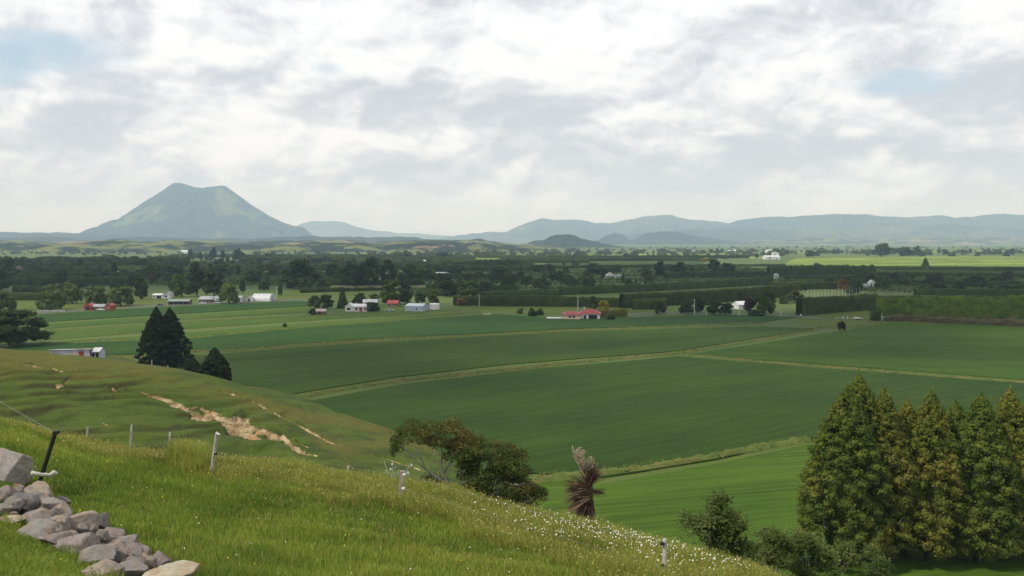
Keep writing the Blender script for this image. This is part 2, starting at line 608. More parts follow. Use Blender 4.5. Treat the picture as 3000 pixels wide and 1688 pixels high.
field('pasture', [(2150, 868), (2330, 855), (2340, 880), (2200, 890)], M['rough'], 0.08, 1, 22)


M['orchard'] = field_material('orchard_canopy', (0.026, 0.046, 0.009), (0.050, 0.076, 0.013), (1, 0.12), 4.5, depth=1.2)
ORCH = []
for k_, pts_ in enumerate(([(-60, 802), (480, 801), (1000, 800), (1000, 822), (880, 838), (-60, 840)], [(1240, 792), (2300, 786), (2330, 828), (1800, 850), (1250, 850)],
                           [(2310, 792), (3090, 797), (3090, 866), (2560, 858), (2490, 842), (2310, 826)], [(540, 768), (1290, 763), (1290, 776), (560, 781)], [(1180, 852), (1420, 852), (1330, 866), (1190, 868)])):
    ORCH.append((k_, pts_))


def strip(name, px_pts, width, z, mat):
    pts = [at(x, y) for x, y in px_pts]
    L, R = [], []
    for i, p in enumerate(pts):
        t = (pts[min(i + 1, len(pts) - 1)] - pts[max(i - 1, 0)]).normalized()
        n = Vector((-t.y, t.x, 0)) * width / 2
        L.append((p.x + n.x, p.y + n.y, z))
        R.append((p.x - n.x, p.y - n.y, z))
    n = len(pts)
    me = bpy.data.meshes.new(name)
    me.from_pydata(L + R, [], [(i, i + 1, n + i + 1, n + i) for i in range(n - 1)])
    me.materials.append(mat)
    return tag(link(name, me), kind='structure')


strip('road', [(40, 922), (430, 898), (750, 884), (900, 878)], 6.5, 0.16, M['asphalt'])
strip('road', [(1640, 936), (1900, 919), (2100, 921), (2345, 927), (2400, 934)], 6.0, 0.17, M['asphalt'])

# ------------------------------------------------------------------ the near hillside and the spur behind it
def roles():
    D = [(-400, 1205, 21), (0, 1268, 22), (250, 1322, 24), (383, 1340, 25), (600, 1360, 27), (900, 1386, 28), (1200, 1450, 28),
         (1500, 1513, 27), (1800, 1588, 25), (2000, 1644, 23), (2200, 1712, 21), (2350, 1780, 20), (2700, 1950, 17), (3500, 2400, 14)]
    B = [(-400, 1688, 8.5), (0, 1688, 10), (600, 1688, 12), (1200, 1688, 14), (1500, 1688, 15), (1800, 1690, 17), (2000, 1705, 18),
         (2200, 1785, 17.5), (2350, 1870, 16.5), (2700, 2080, 14.5), (3500, 2600, 11.5)]
    E1, E2 = [], []
    for (u, py, d) in D:
        if u <= 2200:
            E1.append((u, py + 20, 45.0))
            E2.append((u, py + (52 if u > 500 else 45), 85.0))
    E1 += [(2350, 1780, 45), (2700, 1930, 45), (3500, 2250, 45)]
    E2 += [(2350, 1785, 85), (2700, 1830, 85), (3500, 1830, 85)]
    Fz = [(-400, 1290, 150), (0, 1290, 152), (300, 1318, 152), (600, 1345, 148), (900, 1385, 140), (1160, 1432, 132), (1340, 1470, 130), (1500, 1512, 128), (1650, 1545, 126)]
    Hc = [(-400, 1000, 195), (0, 1022, 198), (160, 1038, 200), (300, 1053, 198), (410, 1066, 197), (580, 1094, 195), (700, 1125, 193), (800, 1160, 191),
          (900, 1190, 190), (1000, 1213, 188), (1080, 1240, 185), (1160, 1268, 181), (1250, 1305, 172), (1340, 1360, 158), (1500, 1436, 142), (1650, 1482, 134)]
    I = [(-400, 9), (0, 7.2), (230, 6.2), (300, 4.5), (410, 1.5), (580, -.5), (800, -1), (1300, -1.5)]

    def conv(lst):
        pts = [atd(*q) for q in lst]
        return [(p.x / p.y, p.y, p.z) for p in pts]
    rB, rD, rE1, rE2, rF, rH = (conv(q) for q in (B, D, E1, E2, Fz, Hc))
    for u in (1850, 2100, 2500, 3600):
        a = (u - 1500) / F
        rF.append((a, 118.0, -1.3))
        rH.append((a, 128.0, -1.6))
    rA = [((u - 1500) / F, 4.0, z) for u, z in ((-400, 39.9), (600, 39.6), (1500, 39.3), (2500, 38.6), (3500, 38.2))]
    rA0 = [((u - 1500) / F, 0.5, 40.4) for u in (-400, 3500)]
    hd = [(r[0], r[1]) for r in rH]
    rI, rJ = [], []
    for r in rH:
        u = 1500 + F * r[0]
        z = np.interp(u, [q[0] for q in I], [q[1] for q in I])
        rI.append((r[0], r[1] + 66 if u < 1300 else r[1] + 20, z))
        rJ.append((r[0], r[1] + 150 if u < 1300 else r[1] + 60, -2.5))
    rH2 = conv([(u, py + 6 if u < 1200 else py + 12, d + 13) for (u, py, d) in Hc]) + [(q[0], q[1] + 6, q[2] - 0.2) for q in rH[len(Hc):]]
    return [rA0, rA, rB, rD, rE1, rE2, rF, rH, rH2, rI, rJ]


def pchip(x, y, xq):
    """monotone cubic along axis 0; x, y: (n, cols), xq: (m,) -> (m, cols)"""
    n, c = x.shape
    h = np.diff(x, axis=0)
    dl = np.diff(y, axis=0) / h
    m = np.zeros_like(y)
    w1 = 2 * h[1:] + h[:-1]
    w2 = h[1:] + 2 * h[:-1]
    with np.errstate(divide='ignore', invalid='ignore'):
        hm = (w1 + w2) / (w1 / dl[:-1] + w2 / dl[1:])
    ok = (dl[:-1] * dl[1:]) > 0
    m[1:-1] = np.where(ok, np.nan_to_num(hm), 0)
    m[0], m[-1] = dl[0], dl[-1]
    out = np.empty((len(xq), c))
    for j in range(c):
        i = np.clip(np.searchsorted(x[:, j], xq) - 1, 0, n - 2)
        t = (xq - x[i, j]) / h[i, j]
        t = np.clip(t, 0, 1)
        out[:, j] = ((2 * t ** 3 - 3 * t ** 2 + 1) * y[i, j] + (t ** 3 - 2 * t ** 2 + t) * h[i, j] * m[i, j]
                     + (-2 * t ** 3 + 3 * t ** 2) * y[i + 1, j] + (t ** 3 - t ** 2) * h[i, j] * m[i + 1, j])
    return out


HA = np.linspace(-0.76, 0.80, 781)
HD = np.unique(np.concatenate([np.geomspace(0.6, 9, 24), np.linspace(9, 32, 150), np.linspace(32, 122, 80), np.linspace(122, 215, 190), np.linspace(215, 360, 40)]))


def smooth_cols(a, s=9):
    k = np.exp(-0.5 * (np.arange(-3 * s, 3 * s + 1) / s) ** 2)
    k /= k.sum()
    p = np.pad(a, 3 * s, mode='edge')
    return np.convolve(p, k, 'valid')


rl = roles()
rx = np.array([smooth_cols(np.interp(HA, [q[0] for q in r], [q[1] for q in r])) for r in rl])
rz = np.array([smooth_cols(np.interp(HA, [q[0] for q in r], [q[2] for q in r])) for r in rl])
HZ = pchip(rx, rz, HD)
HX = HD[:, None] * HA[None, :]
HY = np.repeat(HD[:, None], len(HA), 1)
near_w = 1 - ss(HY, 30, 60)
spur_w = ss(HY, 120, 150) * (1 - ss(HY, rx[7][None, :] + 5, rx[7][None, :] + 30))
tail = 1 - ss(HA, (1150 - 1500) / F, (1450 - 1500) / F)[None, :]
HZ = HZ + fbm(HX / 3.0, HY / 3.0, 3, 4) * 0.10 * near_w + fbm(HX / 14, HY / 14, 5, 4) * 0.25 * near_w * ss(HY, 6, 14) * 0.6
HZ = HZ + fbm(HX / 9.0, HY / 9.0, 7, 5) * 0.45 * spur_w * tail
# cattle terracettes along the contours of the spur
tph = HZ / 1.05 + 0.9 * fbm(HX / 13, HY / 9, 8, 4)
riser_shade = ss(np.mod(tph, 1.0), 0.52, 0.72) * (1 - ss(np.mod(tph, 1.0), 0.90, 1.0)) * np.clip(0.45 + 1.5 * fbm(HX / 7, HY / 4, 14, 3), 0, 1)
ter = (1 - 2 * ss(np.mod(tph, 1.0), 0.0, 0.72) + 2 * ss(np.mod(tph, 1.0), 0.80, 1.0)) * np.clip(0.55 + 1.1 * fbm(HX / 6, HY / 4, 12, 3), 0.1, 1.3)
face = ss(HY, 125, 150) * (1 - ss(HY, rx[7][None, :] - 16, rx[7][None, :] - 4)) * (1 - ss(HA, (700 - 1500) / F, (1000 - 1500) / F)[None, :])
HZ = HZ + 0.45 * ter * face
riser_shade = riser_shade * face
PX, PY = project(HX, HY, HZ)


def poly_dist(px, py, pts):
    best = np.full(px.shape, 1e9)
    for (x0, y0, w0), (x1, y1, w1) in zip(pts[:-1], pts[1:]):
        dx, dy = x1 - x0, y1 - y0
        t = np.clip(((px - x0) * dx + (py - y0) * dy) / (dx * dx + dy * dy), 0, 1)
        d = np.hypot(px - x0 - t * dx, py - y0 - t * dy) / (w0 + (w1 - w0) * t)
        best = np.minimum(best, d)
    return best


SLIPS = [
    [(412, 1147, 5), (481, 1168, 8), (530, 1190, 13), (568, 1213, 18), (655, 1226, 25), (716, 1243, 26), (775, 1264, 22), (833, 1284, 13), (862, 1306, 9), (891, 1322, 6), (928, 1334, 3)],
    [(560, 1188, 5), (620, 1205, 8), (660, 1240, 28), (700, 1266, 18), (760, 1282, 9)],
    [(870, 1290, 4), (905, 1308, 3)],
    [(730, 1168, 3), (818, 1215, 4), (877, 1245, 4), (935, 1276, 6), (965, 1294, 4), (1000, 1305, 2)],
    [(70, 1064, 3), (95, 1068, 5), (120, 1076, 4)],
    [(150, 1076, 2), (168, 1081, 4), (188, 1090, 5)],
    [(160, 1125, 4), (178, 1127, 5), (200, 1111, 3)],
    [(300, 1238, 2), (312, 1242, 4), (324, 1248, 2)],
    [(640, 1143, 3), (672, 1150, 5), (706, 1162, 3)],
    [(1090, 1331, 2), (1150, 1348, 4), (1245, 1378, 4)],
    [(310, 1128, 2), (340, 1140, 4), (370, 1148, 2)],
]
clay = np.zeros(PX.shape)
on_spur = (HY > 120)
rag = fbm(HX / 1.6, HY / 3.0, 21, 4)
rag2 = fbm(HX / 5.0, HY / 8.0, 25, 4)
for i, sl in enumerate(SLIPS):
    dd = poly_dist(PX, PY, sl)
    clay = np.maximum(clay, (1.12 - dd) + 0.75 * rag + 0.45 * rag2)
clay = np.where(on_spur, ss(clay, 0.05, 0.85), 0)
HZ = HZ - 1.05 * clay * (0.7 + 0.9 * rag)
# grassy tussock mounds at the fence line, a hollow by the steel post
for (mx, my, mr, mh) in ((552, 1365, 60, 0.30), (60, 1290, 70, 0.12), (1180, 1440, 110, 0.15), (1330, 1462, 60, 0.22)):
    dd = np.hypot((PX - mx) / mr, (PY - my) / (mr * 0.55))
    HZ = HZ + np.where(HY < 36, mh * np.exp(-dd ** 2 * 1.5), 0)
dd = np.hypot((PX - 230) / 105, (PY - 1432) / 20)
hollow = np.where(HY < 36, np.exp(-dd ** 2 * 1.6), 0)
HZ = HZ - 0.32 * hollow
dry_line = [(-60, 1228, 10), (250, 1300, 18), (450, 1335, 25), (620, 1362, 40), (900, 1405, 38), (1200, 1478, 40), (1500, 1545, 55), (1800, 1625, 66), (2200, 1740, 80)]
dryn = np.where(HY < 40, ss(1.6 - poly_dist(PX, PY, dry_line) + 0.9 * fbm(HX / 1.7, HY / 2.6, 31, 4), 0.1, 1.1), 0)
crest_band = np.abs(PY - np.interp(PX, [0, 300, 580, 900, 1200], [1040, 1075, 1120, 1225, 1300]))
drys = np.where(on_spur, ss(fbm(HX / 16, HY / 10, 33, 4) * 1.1 + 0.62 - crest_band / 95, 0.0, 0.7), 0)
dry = np.maximum(dryn, drys)

na = len(HA)
idx = np.arange(HX.size).reshape(HX.shape)
Qh = np.stack([idx[:-1, :-1], idx[:-1, 1:], idx[1:, 1:], idx[1:, :-1]], -1).reshape(-1, 4)
keep = (HZ > -1.0)
kq = keep.ravel()[Qh].any(1)
Vh = np.stack([HX.ravel(), HY.ravel(), HZ.ravel()], 1)


def hill_material():
    m, nt, b = new_mat('hill_turf')
    p = pos(nt)
    ac = nd(nt, 'ShaderNodeAttribute', attribute_name='clay').outputs['Fac']
    ad = nd(nt, 'ShaderNodeAttribute', attribute_name='dry').outputs['Fac']
    f1 = noise(nt, p, 0.09, 5, 0.6)
    f2 = noise(nt, p, 1.3, 7, 0.7)
    f3 = noise(nt, vmth(nt, 'MULTIPLY', p, (0.22, 0.30, 1.9)), 0.62, 6, 0.62)
    f4 = noise(nt, vmth(nt, 'MULTIPLY', vmth(nt, 'ADD', p, (31, 7, 3)), (0.20, 0.25, 1.3)), 0.42, 5, 0.6)
    c = mixc(nt, sstep(nt, f1, 0.38, 0.62), (0.060, 0.098, 0.012), (0.092, 0.125, 0.016))
    c = mixc(nt, mth(nt, 'MULTIPLY', sstep(nt, f2, 0.42, 0.72), 0.6), c, (0.034, 0.056, 0.009))
    c = mixc(nt, mth(nt, 'MULTIPLY', sstep(nt, f3, 0.47, 0.60), 0.75), c, (0.030, 0.044, 0.010))
    c = mixc(nt, mth(nt, 'MULTIPLY', sstep(nt, f4, 0.52, 0.66), 0.55), c, (0.088, 0.076, 0.024))
    rk = nd(nt, 'ShaderNodeAttribute', attribute_name='spur_shade').outputs['Fac']
    c = mixc(nt, mth(nt, 'MULTIPLY', rk, 0.55), c, mixc(nt, f1, (0.044, 0.070, 0.010), (0.068, 0.090, 0.014)))  # spur turf toned darker, standing in for shade on its face
    ri = nd(nt, 'ShaderNodeAttribute', attribute_name='riser_shade').outputs['Fac']
    c = mixc(nt, mth(nt, 'MULTIPLY', ri, 0.8), c, mixc(nt, f2, (0.016, 0.020, 0.006), (0.050, 0.036, 0.016)))  # steep terracette steps painted dark: shade that the even light leaves out
    dcol = mixc(nt, sstep(nt, f2, 0.35, 0.65), (0.130, 0.118, 0.018), (0.105, 0.080, 0.020))
    c = mixc(nt, mth(nt, 'MULTIPLY', ad, 0.55), c, dcol)
    g1 = noise(nt, vmth(nt, 'ADD', p, (9, 3, 1)), 0.5, 7, 0.7)
    g2 = noise(nt, vmth(nt, 'ADD', p, (2, 7, 5)), 0.22, 5, 0.6)
    cc = mixc(nt, sstep(nt, g1, 0.38, 0.62), (0.19, 0.125, 0.060), (0.45, 0.345, 0.195))
    cc = mixc(nt, mth(nt, 'MULTIPLY', sstep(nt, g2, 0.55, 0.68), 0.8), cc, (0.34, 0.14, 0.04))
    cc = mixc(nt, mth(nt, 'MULTIPLY', sstep(nt, f2, 0.54, 0.64), 0.85), cc, (0.070, 0.066, 0.028))
    k = sstep(nt, mth(nt, 'MULTIPLY_ADD', mth(nt, 'SUBTRACT', g1, 0.5), 1.6, ac), 0.40, 0.72)
    nt.links.new(mixc(nt, k, c, cc), b.inputs['Base Color'])
    bp = nd(nt, 'ShaderNodeBump')
    bp.inputs['Strength'].default_value = 0.9
    bp.inputs['Distance'].default_value = 0.25
    nt.links.new(mth(nt, 'ADD', f2, f3), bp.inputs['Height'])
    nt.links.new(bp.outputs[0], b.inputs['Normal'])
    b.inputs['Specular IOR Level'].default_value = 0.1
    return m


M['hill'] = hill_material()
tag(link('hill', np_mesh('hill', Vh, Qh[kq], mats=[M['hill']], smooth=True, attrs={'clay': clay.ravel(), 'dry': dry.ravel(), 'riser_shade': riser_shade.ravel(), 'spur_shade': (ss(HY, 118, 130) * (1 - 0.75 * ss(HA, (640 - 1500) / F, (960 - 1500) / F)[None, :])).ravel()})), kind='structure')


def grid_lookup(arr, x, y):
    x, y = np.asarray(x, float), np.asarray(y, float)
    a = x / np.maximum(y, 0.01)
    fi = np.clip(np.interp(y, HD, np.arange(len(HD))), 0, len(HD) - 1.001)
    fj = np.clip((a - HA[0]) / (HA[1] - HA[0]), 0, na - 1.001)
    i, j = fi.astype(int), fj.astype(int)
    u, v = fi - i, fj - j
    return (arr[i, j] * (1 - u) + arr[i + 1, j] * u) * (1 - v) + (arr[i, j + 1] * (1 - u) + arr[i + 1, j + 1] * u) * v


def gz(x, y):
    z = grid_lookup(HZ, x, y)
    return np.where(np.asarray(y) > HD[-1], 0.0, np.maximum(z, 0.0))


def hit(px, py, dmin=6.0, dmax=400.0):
    """first point of the ground (hill or plain) along a sight line"""
    r = ray(px, py)
    ds = np.geomspace(dmin, dmax, 3000)
    t = ds / r.y
    X, Y, Z = r.x * t, ds, H + r.z * t
    under = Z < gz(X, Y)
    k = int(np.argmax(under)) if under.any() else len(ds) - 1
    return Vector((X[k], Y[k], float(gz(X[k], Y[k]))))


# ------------------------------------------------------------------ far hills
def hill_range(name, sil, D, W, mat, seed, detail=0.10, front=1.0, nx=260, ny=60, ridge=0.5, lam=None, tex=None):
    us = np.array([q[0] for q in sil], float)
    tz = np.array([atd(q[0], q[1], D).z for q in sil])
    x0, x1 = (us[0] - 1500) / F * D, (us[-1] - 1500) / F * D
    xs = np.linspace(x0, x1, nx)
    vs = np.linspace(-front, 1, ny)
    prof = np.interp(xs, (us - 1500) / F * D, tz)
    prof = prof * (1 + 0.10 * fbm(xs / (0.09 * D), xs * 0, seed + 11, 5)) + 0.0024 * D * np.abs(fbm(xs / (0.022 * D), xs * 0 + 5, seed + 13, 4))
    X, Vv = np.meshgrid(xs, vs)
    Y = D + Vv * W
    lam = lam or W * 0.45
    n = fbm(X / lam, Y / lam, seed, 5)
    rdg = 1 - np.abs(fbm(X / (lam * 0.8) + 3, Y / (lam * 2.2), seed + 4, 4)) * 2.2
    sh = np.interp((X + Vv * W * 0.25 * fbm(X / (lam * 2), 0 * X, seed + 2, 3)).ravel(), xs, prof).reshape(X.shape)
    av = np.abs(Vv) / np.where(Vv < 0, front, 1)
    B = (1 - av ** 1.6) ** 1.15
    Z = sh * B * (1 - ridge * av * (1 - np.clip(rdg, 0, 1)) * 1.4) + sh * detail * n * np.clip(av * 5, 0.12, 1) * (1 - av)
    Z = Z - 3 * av
    idx = np.arange(X.size).reshape(X.shape)
    Qm = np.stack([idx[:-1, :-1], idx[:-1, 1:], idx[1:, 1:], idx[1:, :-1]], -1).reshape(-1, 4)
    V = np.stack([X.ravel(), Y.ravel(), Z.ravel()], 1)
    return tag(link(name, np_mesh(name, V, Qm, mats=[mat], smooth=True)), kind='structure')


def hill_cover(name, dark, light, scale, lo, hi, extra=None, escale=None, elo=0.58, ehi=0.66, stretch=(1, 1, 3)):
    m, nt, b = new_mat(name)
    p = pos(nt, stretch=stretch)
    f = noise(nt, p, scale, 6, 0.62, 0.3)
    c = mixc(nt, sstep(nt, f, lo, hi), dark, light)
    g = noise(nt, p, scale * 9, 4, 0.7)
    c = mixc(nt, mth(nt, 'MULTIPLY', sstep(nt, g, 0.45, 0.75), 0.45), c, tuple(x * 0.6 for x in dark))
    if extra:
        h = noise(nt, vmth(nt, 'ADD', p, (900, 40, 7)), escale, 5, 0.65)
        c = mixc(nt, sstep(nt, h, elo, ehi), c, extra)
    nt.links.new(c, b.inputs['Base Color'])
    bp = nd(nt, 'ShaderNodeBump')
    bp.inputs['Strength'].default_value = 0.5
    bp.inputs['Distance'].default_value = 20
    nt.links.new(g, bp.inputs['Height'])
    nt.links.new(bp.outputs[0], b.inputs['Normal'])
    b.inputs['Specular IOR Level'].default_value = 0.05
    return m


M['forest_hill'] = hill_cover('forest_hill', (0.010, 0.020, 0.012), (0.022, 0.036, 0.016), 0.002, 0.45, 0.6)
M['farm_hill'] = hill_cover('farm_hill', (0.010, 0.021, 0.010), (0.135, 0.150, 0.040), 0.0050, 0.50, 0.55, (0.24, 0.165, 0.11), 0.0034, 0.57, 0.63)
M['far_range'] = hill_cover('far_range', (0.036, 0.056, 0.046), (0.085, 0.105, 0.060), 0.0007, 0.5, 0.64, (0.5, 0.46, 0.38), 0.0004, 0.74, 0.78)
M['peak'] = hill_cover('peak', (0.026, 0.046, 0.034), (0.115, 0.145, 0.055), 0.0011, 0.55, 0.63, (0.30, 0.24, 0.18), 0.0012, 0.70, 0.76, stretch=(1, 1, 1.6))


def build_mountain():
    D = 11500.0
    sil = [(215, 593), (260, 570), (310, 545), (345, 520), (380, 496), (410, 479), (437, 461), (447, 460), (462, 463), (480, 470), (505, 474), (528, 470), (560, 468),
           (580, 480), (620, 511), (660, 536), (700, 556), (735, 568), (752, 570), (775, 590), (800, 602)]
    k = 3000 / 2575.0
    xs = np.array([(q[0] * k - 1500) / F * D for q in sil])
    zs = np.array([atd(q[0] * k, q[1] * k, D).z for q in sil])
    xc = (500 * k - 1500) / F * D
    L = np.linspace(-2300, 2100, 260)
    Yv = np.linspace(-2100, 1900, 170)
    X, Y = np.meshgrid(L, Yv)
    r = np.hypot(X, Y * 0.95)
    th = np.arctan2(Y, X)
    wr = 0.5 + 0.5 * np.cos(th)
    zr = np.interp(xc + r, xs, zs, right=-40)
    zl = np.interp(xc - r, xs, zs, left=-40)
    zx = np.interp(xc + X, xs, zs)
    wr = ss(wr, 0.15, 0.85)
    Z = zr * wr + zl * (1 - wr)
    axis = np.exp(-(Y / 260.0) ** 2)
    Z = Z * (1 - axis) + zx * axis
    gul = np.abs(fbm(th * 3.2 + 0.0007 * r, r / 2200.0, 41, 4))
    rad = ss(r, 150, 800) * (1 - ss(r, 1700, 2300))
    Z = Z - (gul * 190 + fbm(X / 190, Y / 190, 44, 5) * 95) * rad * (1 - axis * 0.9) * 0.9
    Z = Z * (1 - 0.16 * ss(np.abs(Y), 30, 420)) + 0.02 * Z * fbm(X / 140, Y / 140, 47, 4)
    Z = np.maximum(Z, -4)
    idx = np.arange(X.size).reshape(X.shape)
    Qm = np.stack([idx[:-1, :-1], idx[:-1, 1:], idx[1:, 1:], idx[1:, :-1]], -1).reshape(-1, 4)
    V = np.stack([(X + xc + 40).ravel(), (Y + D).ravel(), Z.ravel()], 1)
    tag(link('mountain', np_mesh('mountain', V, Qm, mats=[M['peak']], smooth=True)), kind='structure')


build_mountain()
k_ = 3000 / 2575.0


def S(lst):
    return [(x * k_, y * k_) for x, y in lst]


# far ranges on the right, and the pale ones between the mountain and them
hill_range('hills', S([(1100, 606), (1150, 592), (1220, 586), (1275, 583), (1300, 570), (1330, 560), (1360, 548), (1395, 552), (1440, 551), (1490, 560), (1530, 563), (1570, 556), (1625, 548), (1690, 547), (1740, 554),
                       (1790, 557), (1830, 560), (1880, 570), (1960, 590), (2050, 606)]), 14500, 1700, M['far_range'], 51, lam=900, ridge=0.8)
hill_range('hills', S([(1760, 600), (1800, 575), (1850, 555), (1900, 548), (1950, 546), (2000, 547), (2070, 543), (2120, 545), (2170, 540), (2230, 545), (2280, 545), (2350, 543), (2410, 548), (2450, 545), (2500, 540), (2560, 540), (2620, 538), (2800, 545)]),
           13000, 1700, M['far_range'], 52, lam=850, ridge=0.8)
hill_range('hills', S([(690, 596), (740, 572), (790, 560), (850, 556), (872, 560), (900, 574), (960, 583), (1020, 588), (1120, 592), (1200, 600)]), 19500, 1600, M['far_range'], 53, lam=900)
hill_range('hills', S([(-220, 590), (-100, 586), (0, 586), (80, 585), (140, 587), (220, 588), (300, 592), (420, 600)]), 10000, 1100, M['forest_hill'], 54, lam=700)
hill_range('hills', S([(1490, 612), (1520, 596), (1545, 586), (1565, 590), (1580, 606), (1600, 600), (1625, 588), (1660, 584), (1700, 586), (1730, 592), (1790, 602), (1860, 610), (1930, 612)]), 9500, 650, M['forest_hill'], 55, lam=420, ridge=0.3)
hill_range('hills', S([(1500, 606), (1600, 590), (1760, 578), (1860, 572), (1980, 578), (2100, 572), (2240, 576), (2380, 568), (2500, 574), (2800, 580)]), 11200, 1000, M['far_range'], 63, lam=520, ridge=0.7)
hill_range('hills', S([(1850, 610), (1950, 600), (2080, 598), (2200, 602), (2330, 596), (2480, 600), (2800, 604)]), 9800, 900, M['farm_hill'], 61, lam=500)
# nearer foothills on the left
hill_range('hills', S([(-200, 598), (-60, 602), (0, 600), (40, 598), (100, 597), (160, 597), (190, 604), (230, 606), (290, 600), (330, 598), (365, 594), (400, 598), (470, 600), (560, 600), (640, 602), (700, 598), (760, 595), (830, 596), (900, 597),
                       (980, 599), (1030, 597), (1060, 602), (1120, 612)]), 7800, 800, M['forest_hill'], 56, lam=500, ridge=0.5)
hill_range('hills', S([(-200, 611), (-80, 607), (0, 606), (60, 605), (130, 611), (180, 611), (230, 607), (300, 605), (330, 607), (370, 611), (420, 607), (480, 606), (540, 608), (620, 609), (690, 608), (740, 607), (790, 604), (830, 605), (880, 605),
                       (930, 608), (1000, 607), (1080, 604), (1130, 605), (1200, 605), (1245, 609), (1290, 614), (1350, 617), (1450, 623)]), 4700, 620, M['farm_hill'], 57, lam=200, ridge=0.6, detail=0.4, nx=420, ny=90)
hill_range('hills', S([(-200, 612), (-60, 610), (30, 613), (90, 617), (140, 619), (190, 615), (240, 608), (290, 605), (335, 606), (370, 611), (400, 607), (440, 606), (490, 609), (540, 613), (600, 616), (690, 618), (740, 614), (780, 610), (820, 612), (860, 611), (905, 613),
                       (960, 614), (1010, 611), (1080, 607), (1140, 608), (1190, 609), (1245, 613), (1300, 619), (1400, 630)]), 3450, 400, M['farm_hill'], 58, lam=120, ridge=0.7, detail=0.6, nx=520, ny=110)
hill_range('hills', S([(1290, 624), (1320, 615), (1345, 606), (1372, 602), (1382, 594), (1400, 589), (1432, 588), (1448, 592), (1462, 600), (1500, 607), (1520, 614), (1560, 620), (1600, 624)]), 5400, 330, M['forest_hill'], 59, lam=180, ridge=0.3, detail=0.06)

# ------------------------------------------------------------------ foliage
def leaf_quads(centers, normals, size, rng, aspect=1.5, jit=0.7):
    n = len(centers)
    nn = normals + rng.normal(0, jit, (n, 3))
    nn /= np.linalg.norm(nn, axis=1, keepdims=True) + 1e-9
    up = rng.normal(0, 1, (n, 3))
    t = np.cross(nn, up)
    t /= np.linalg.norm(t, axis=1, keepdims=True) + 1e-9
    b = np.cross(nn, t)
    s = (size * rng.uniform(0.55, 1.35, n))[:, None]
    V = np.empty((n, 4, 3))
    V[:, 0] = centers - t * s * 0.5
    V[:, 1] = centers + b * s * 0.5 * aspect * 0.6
    V[:, 2] = centers + t * s * 0.5
    V[:, 3] = centers - b * s * 0.5 * aspect * 0.6
    return V.reshape(-1, 3), np.arange(n * 4).reshape(n, 4)


def ico_core(blobs, k=0.8, seg=8, rings=5):
    Vs, Ts, Qs, off = [], [], [], 0
    for (x, y, z, a, b, c) in blobs:
        th = np.linspace(0, np.pi, rings + 1)
        ph = np.linspace(0, 2 * np.pi, seg, endpoint=False)
        T, P = np.meshgrid(th, ph, indexing='ij')
        v = np.stack([x + a * k * np.sin(T) * np.cos(P), y + b * k * np.sin(T) * np.sin(P), z + c * k * np.cos(T)], -1).reshape(-1, 3)
        i = np.arange((rings + 1) * seg).reshape(rings + 1, seg)
        q = np.stack([i[:-1], np.roll(i[:-1], -1, 1), np.roll(i[1:], -1, 1), i[1:]], -1).reshape(-1, 4)
        Vs.append(v)
        Qs.append(q + off)
        off += len(v)
    return np.concatenate(Vs), np.concatenate(Qs)


def crown_data(blobs, n, size, seed, aspect=1.5, jit=0.6, core=0.8, shell=(0.8, 1.12)):
    rng = np.random.default_rng(seed)
    B = np.array(blobs, float)
    area = (B[:, 3] * B[:, 4] + B[:, 3] * B[:, 5] + B[:, 4] * B[:, 5])
    pick = rng.choice(len(B), n, p=area / area.sum())
    d = rng.normal(0, 1, (n, 3))
    d /= np.linalg.norm(d, axis=1, keepdims=True)
    b = B[pick]
    c = b[:, :3] + d * b[:, 3:] * rng.uniform(shell[0], shell[1], n)[:, None]
    # drop what lies deep inside another blob
    nrm = d / b[:, 3:]
    nrm /= np.linalg.norm(nrm, axis=1, keepdims=True)
    inside = np.zeros(n, bool)
    for q in B:
        r = ((c - q[:3]) / (q[3:] * 0.72)) ** 2
        inside |= r.sum(1) < 1
    c, nrm = c[~inside], nrm[~inside]
    V, Q = leaf_quads(c, nrm, size, rng, aspect, jit)
    if core:
        Vc, Qc = ico_core(blobs, core)
        Q = np.concatenate([Q, Qc + len(V)])
        V = np.concatenate([V, Vc])
    return V, Q


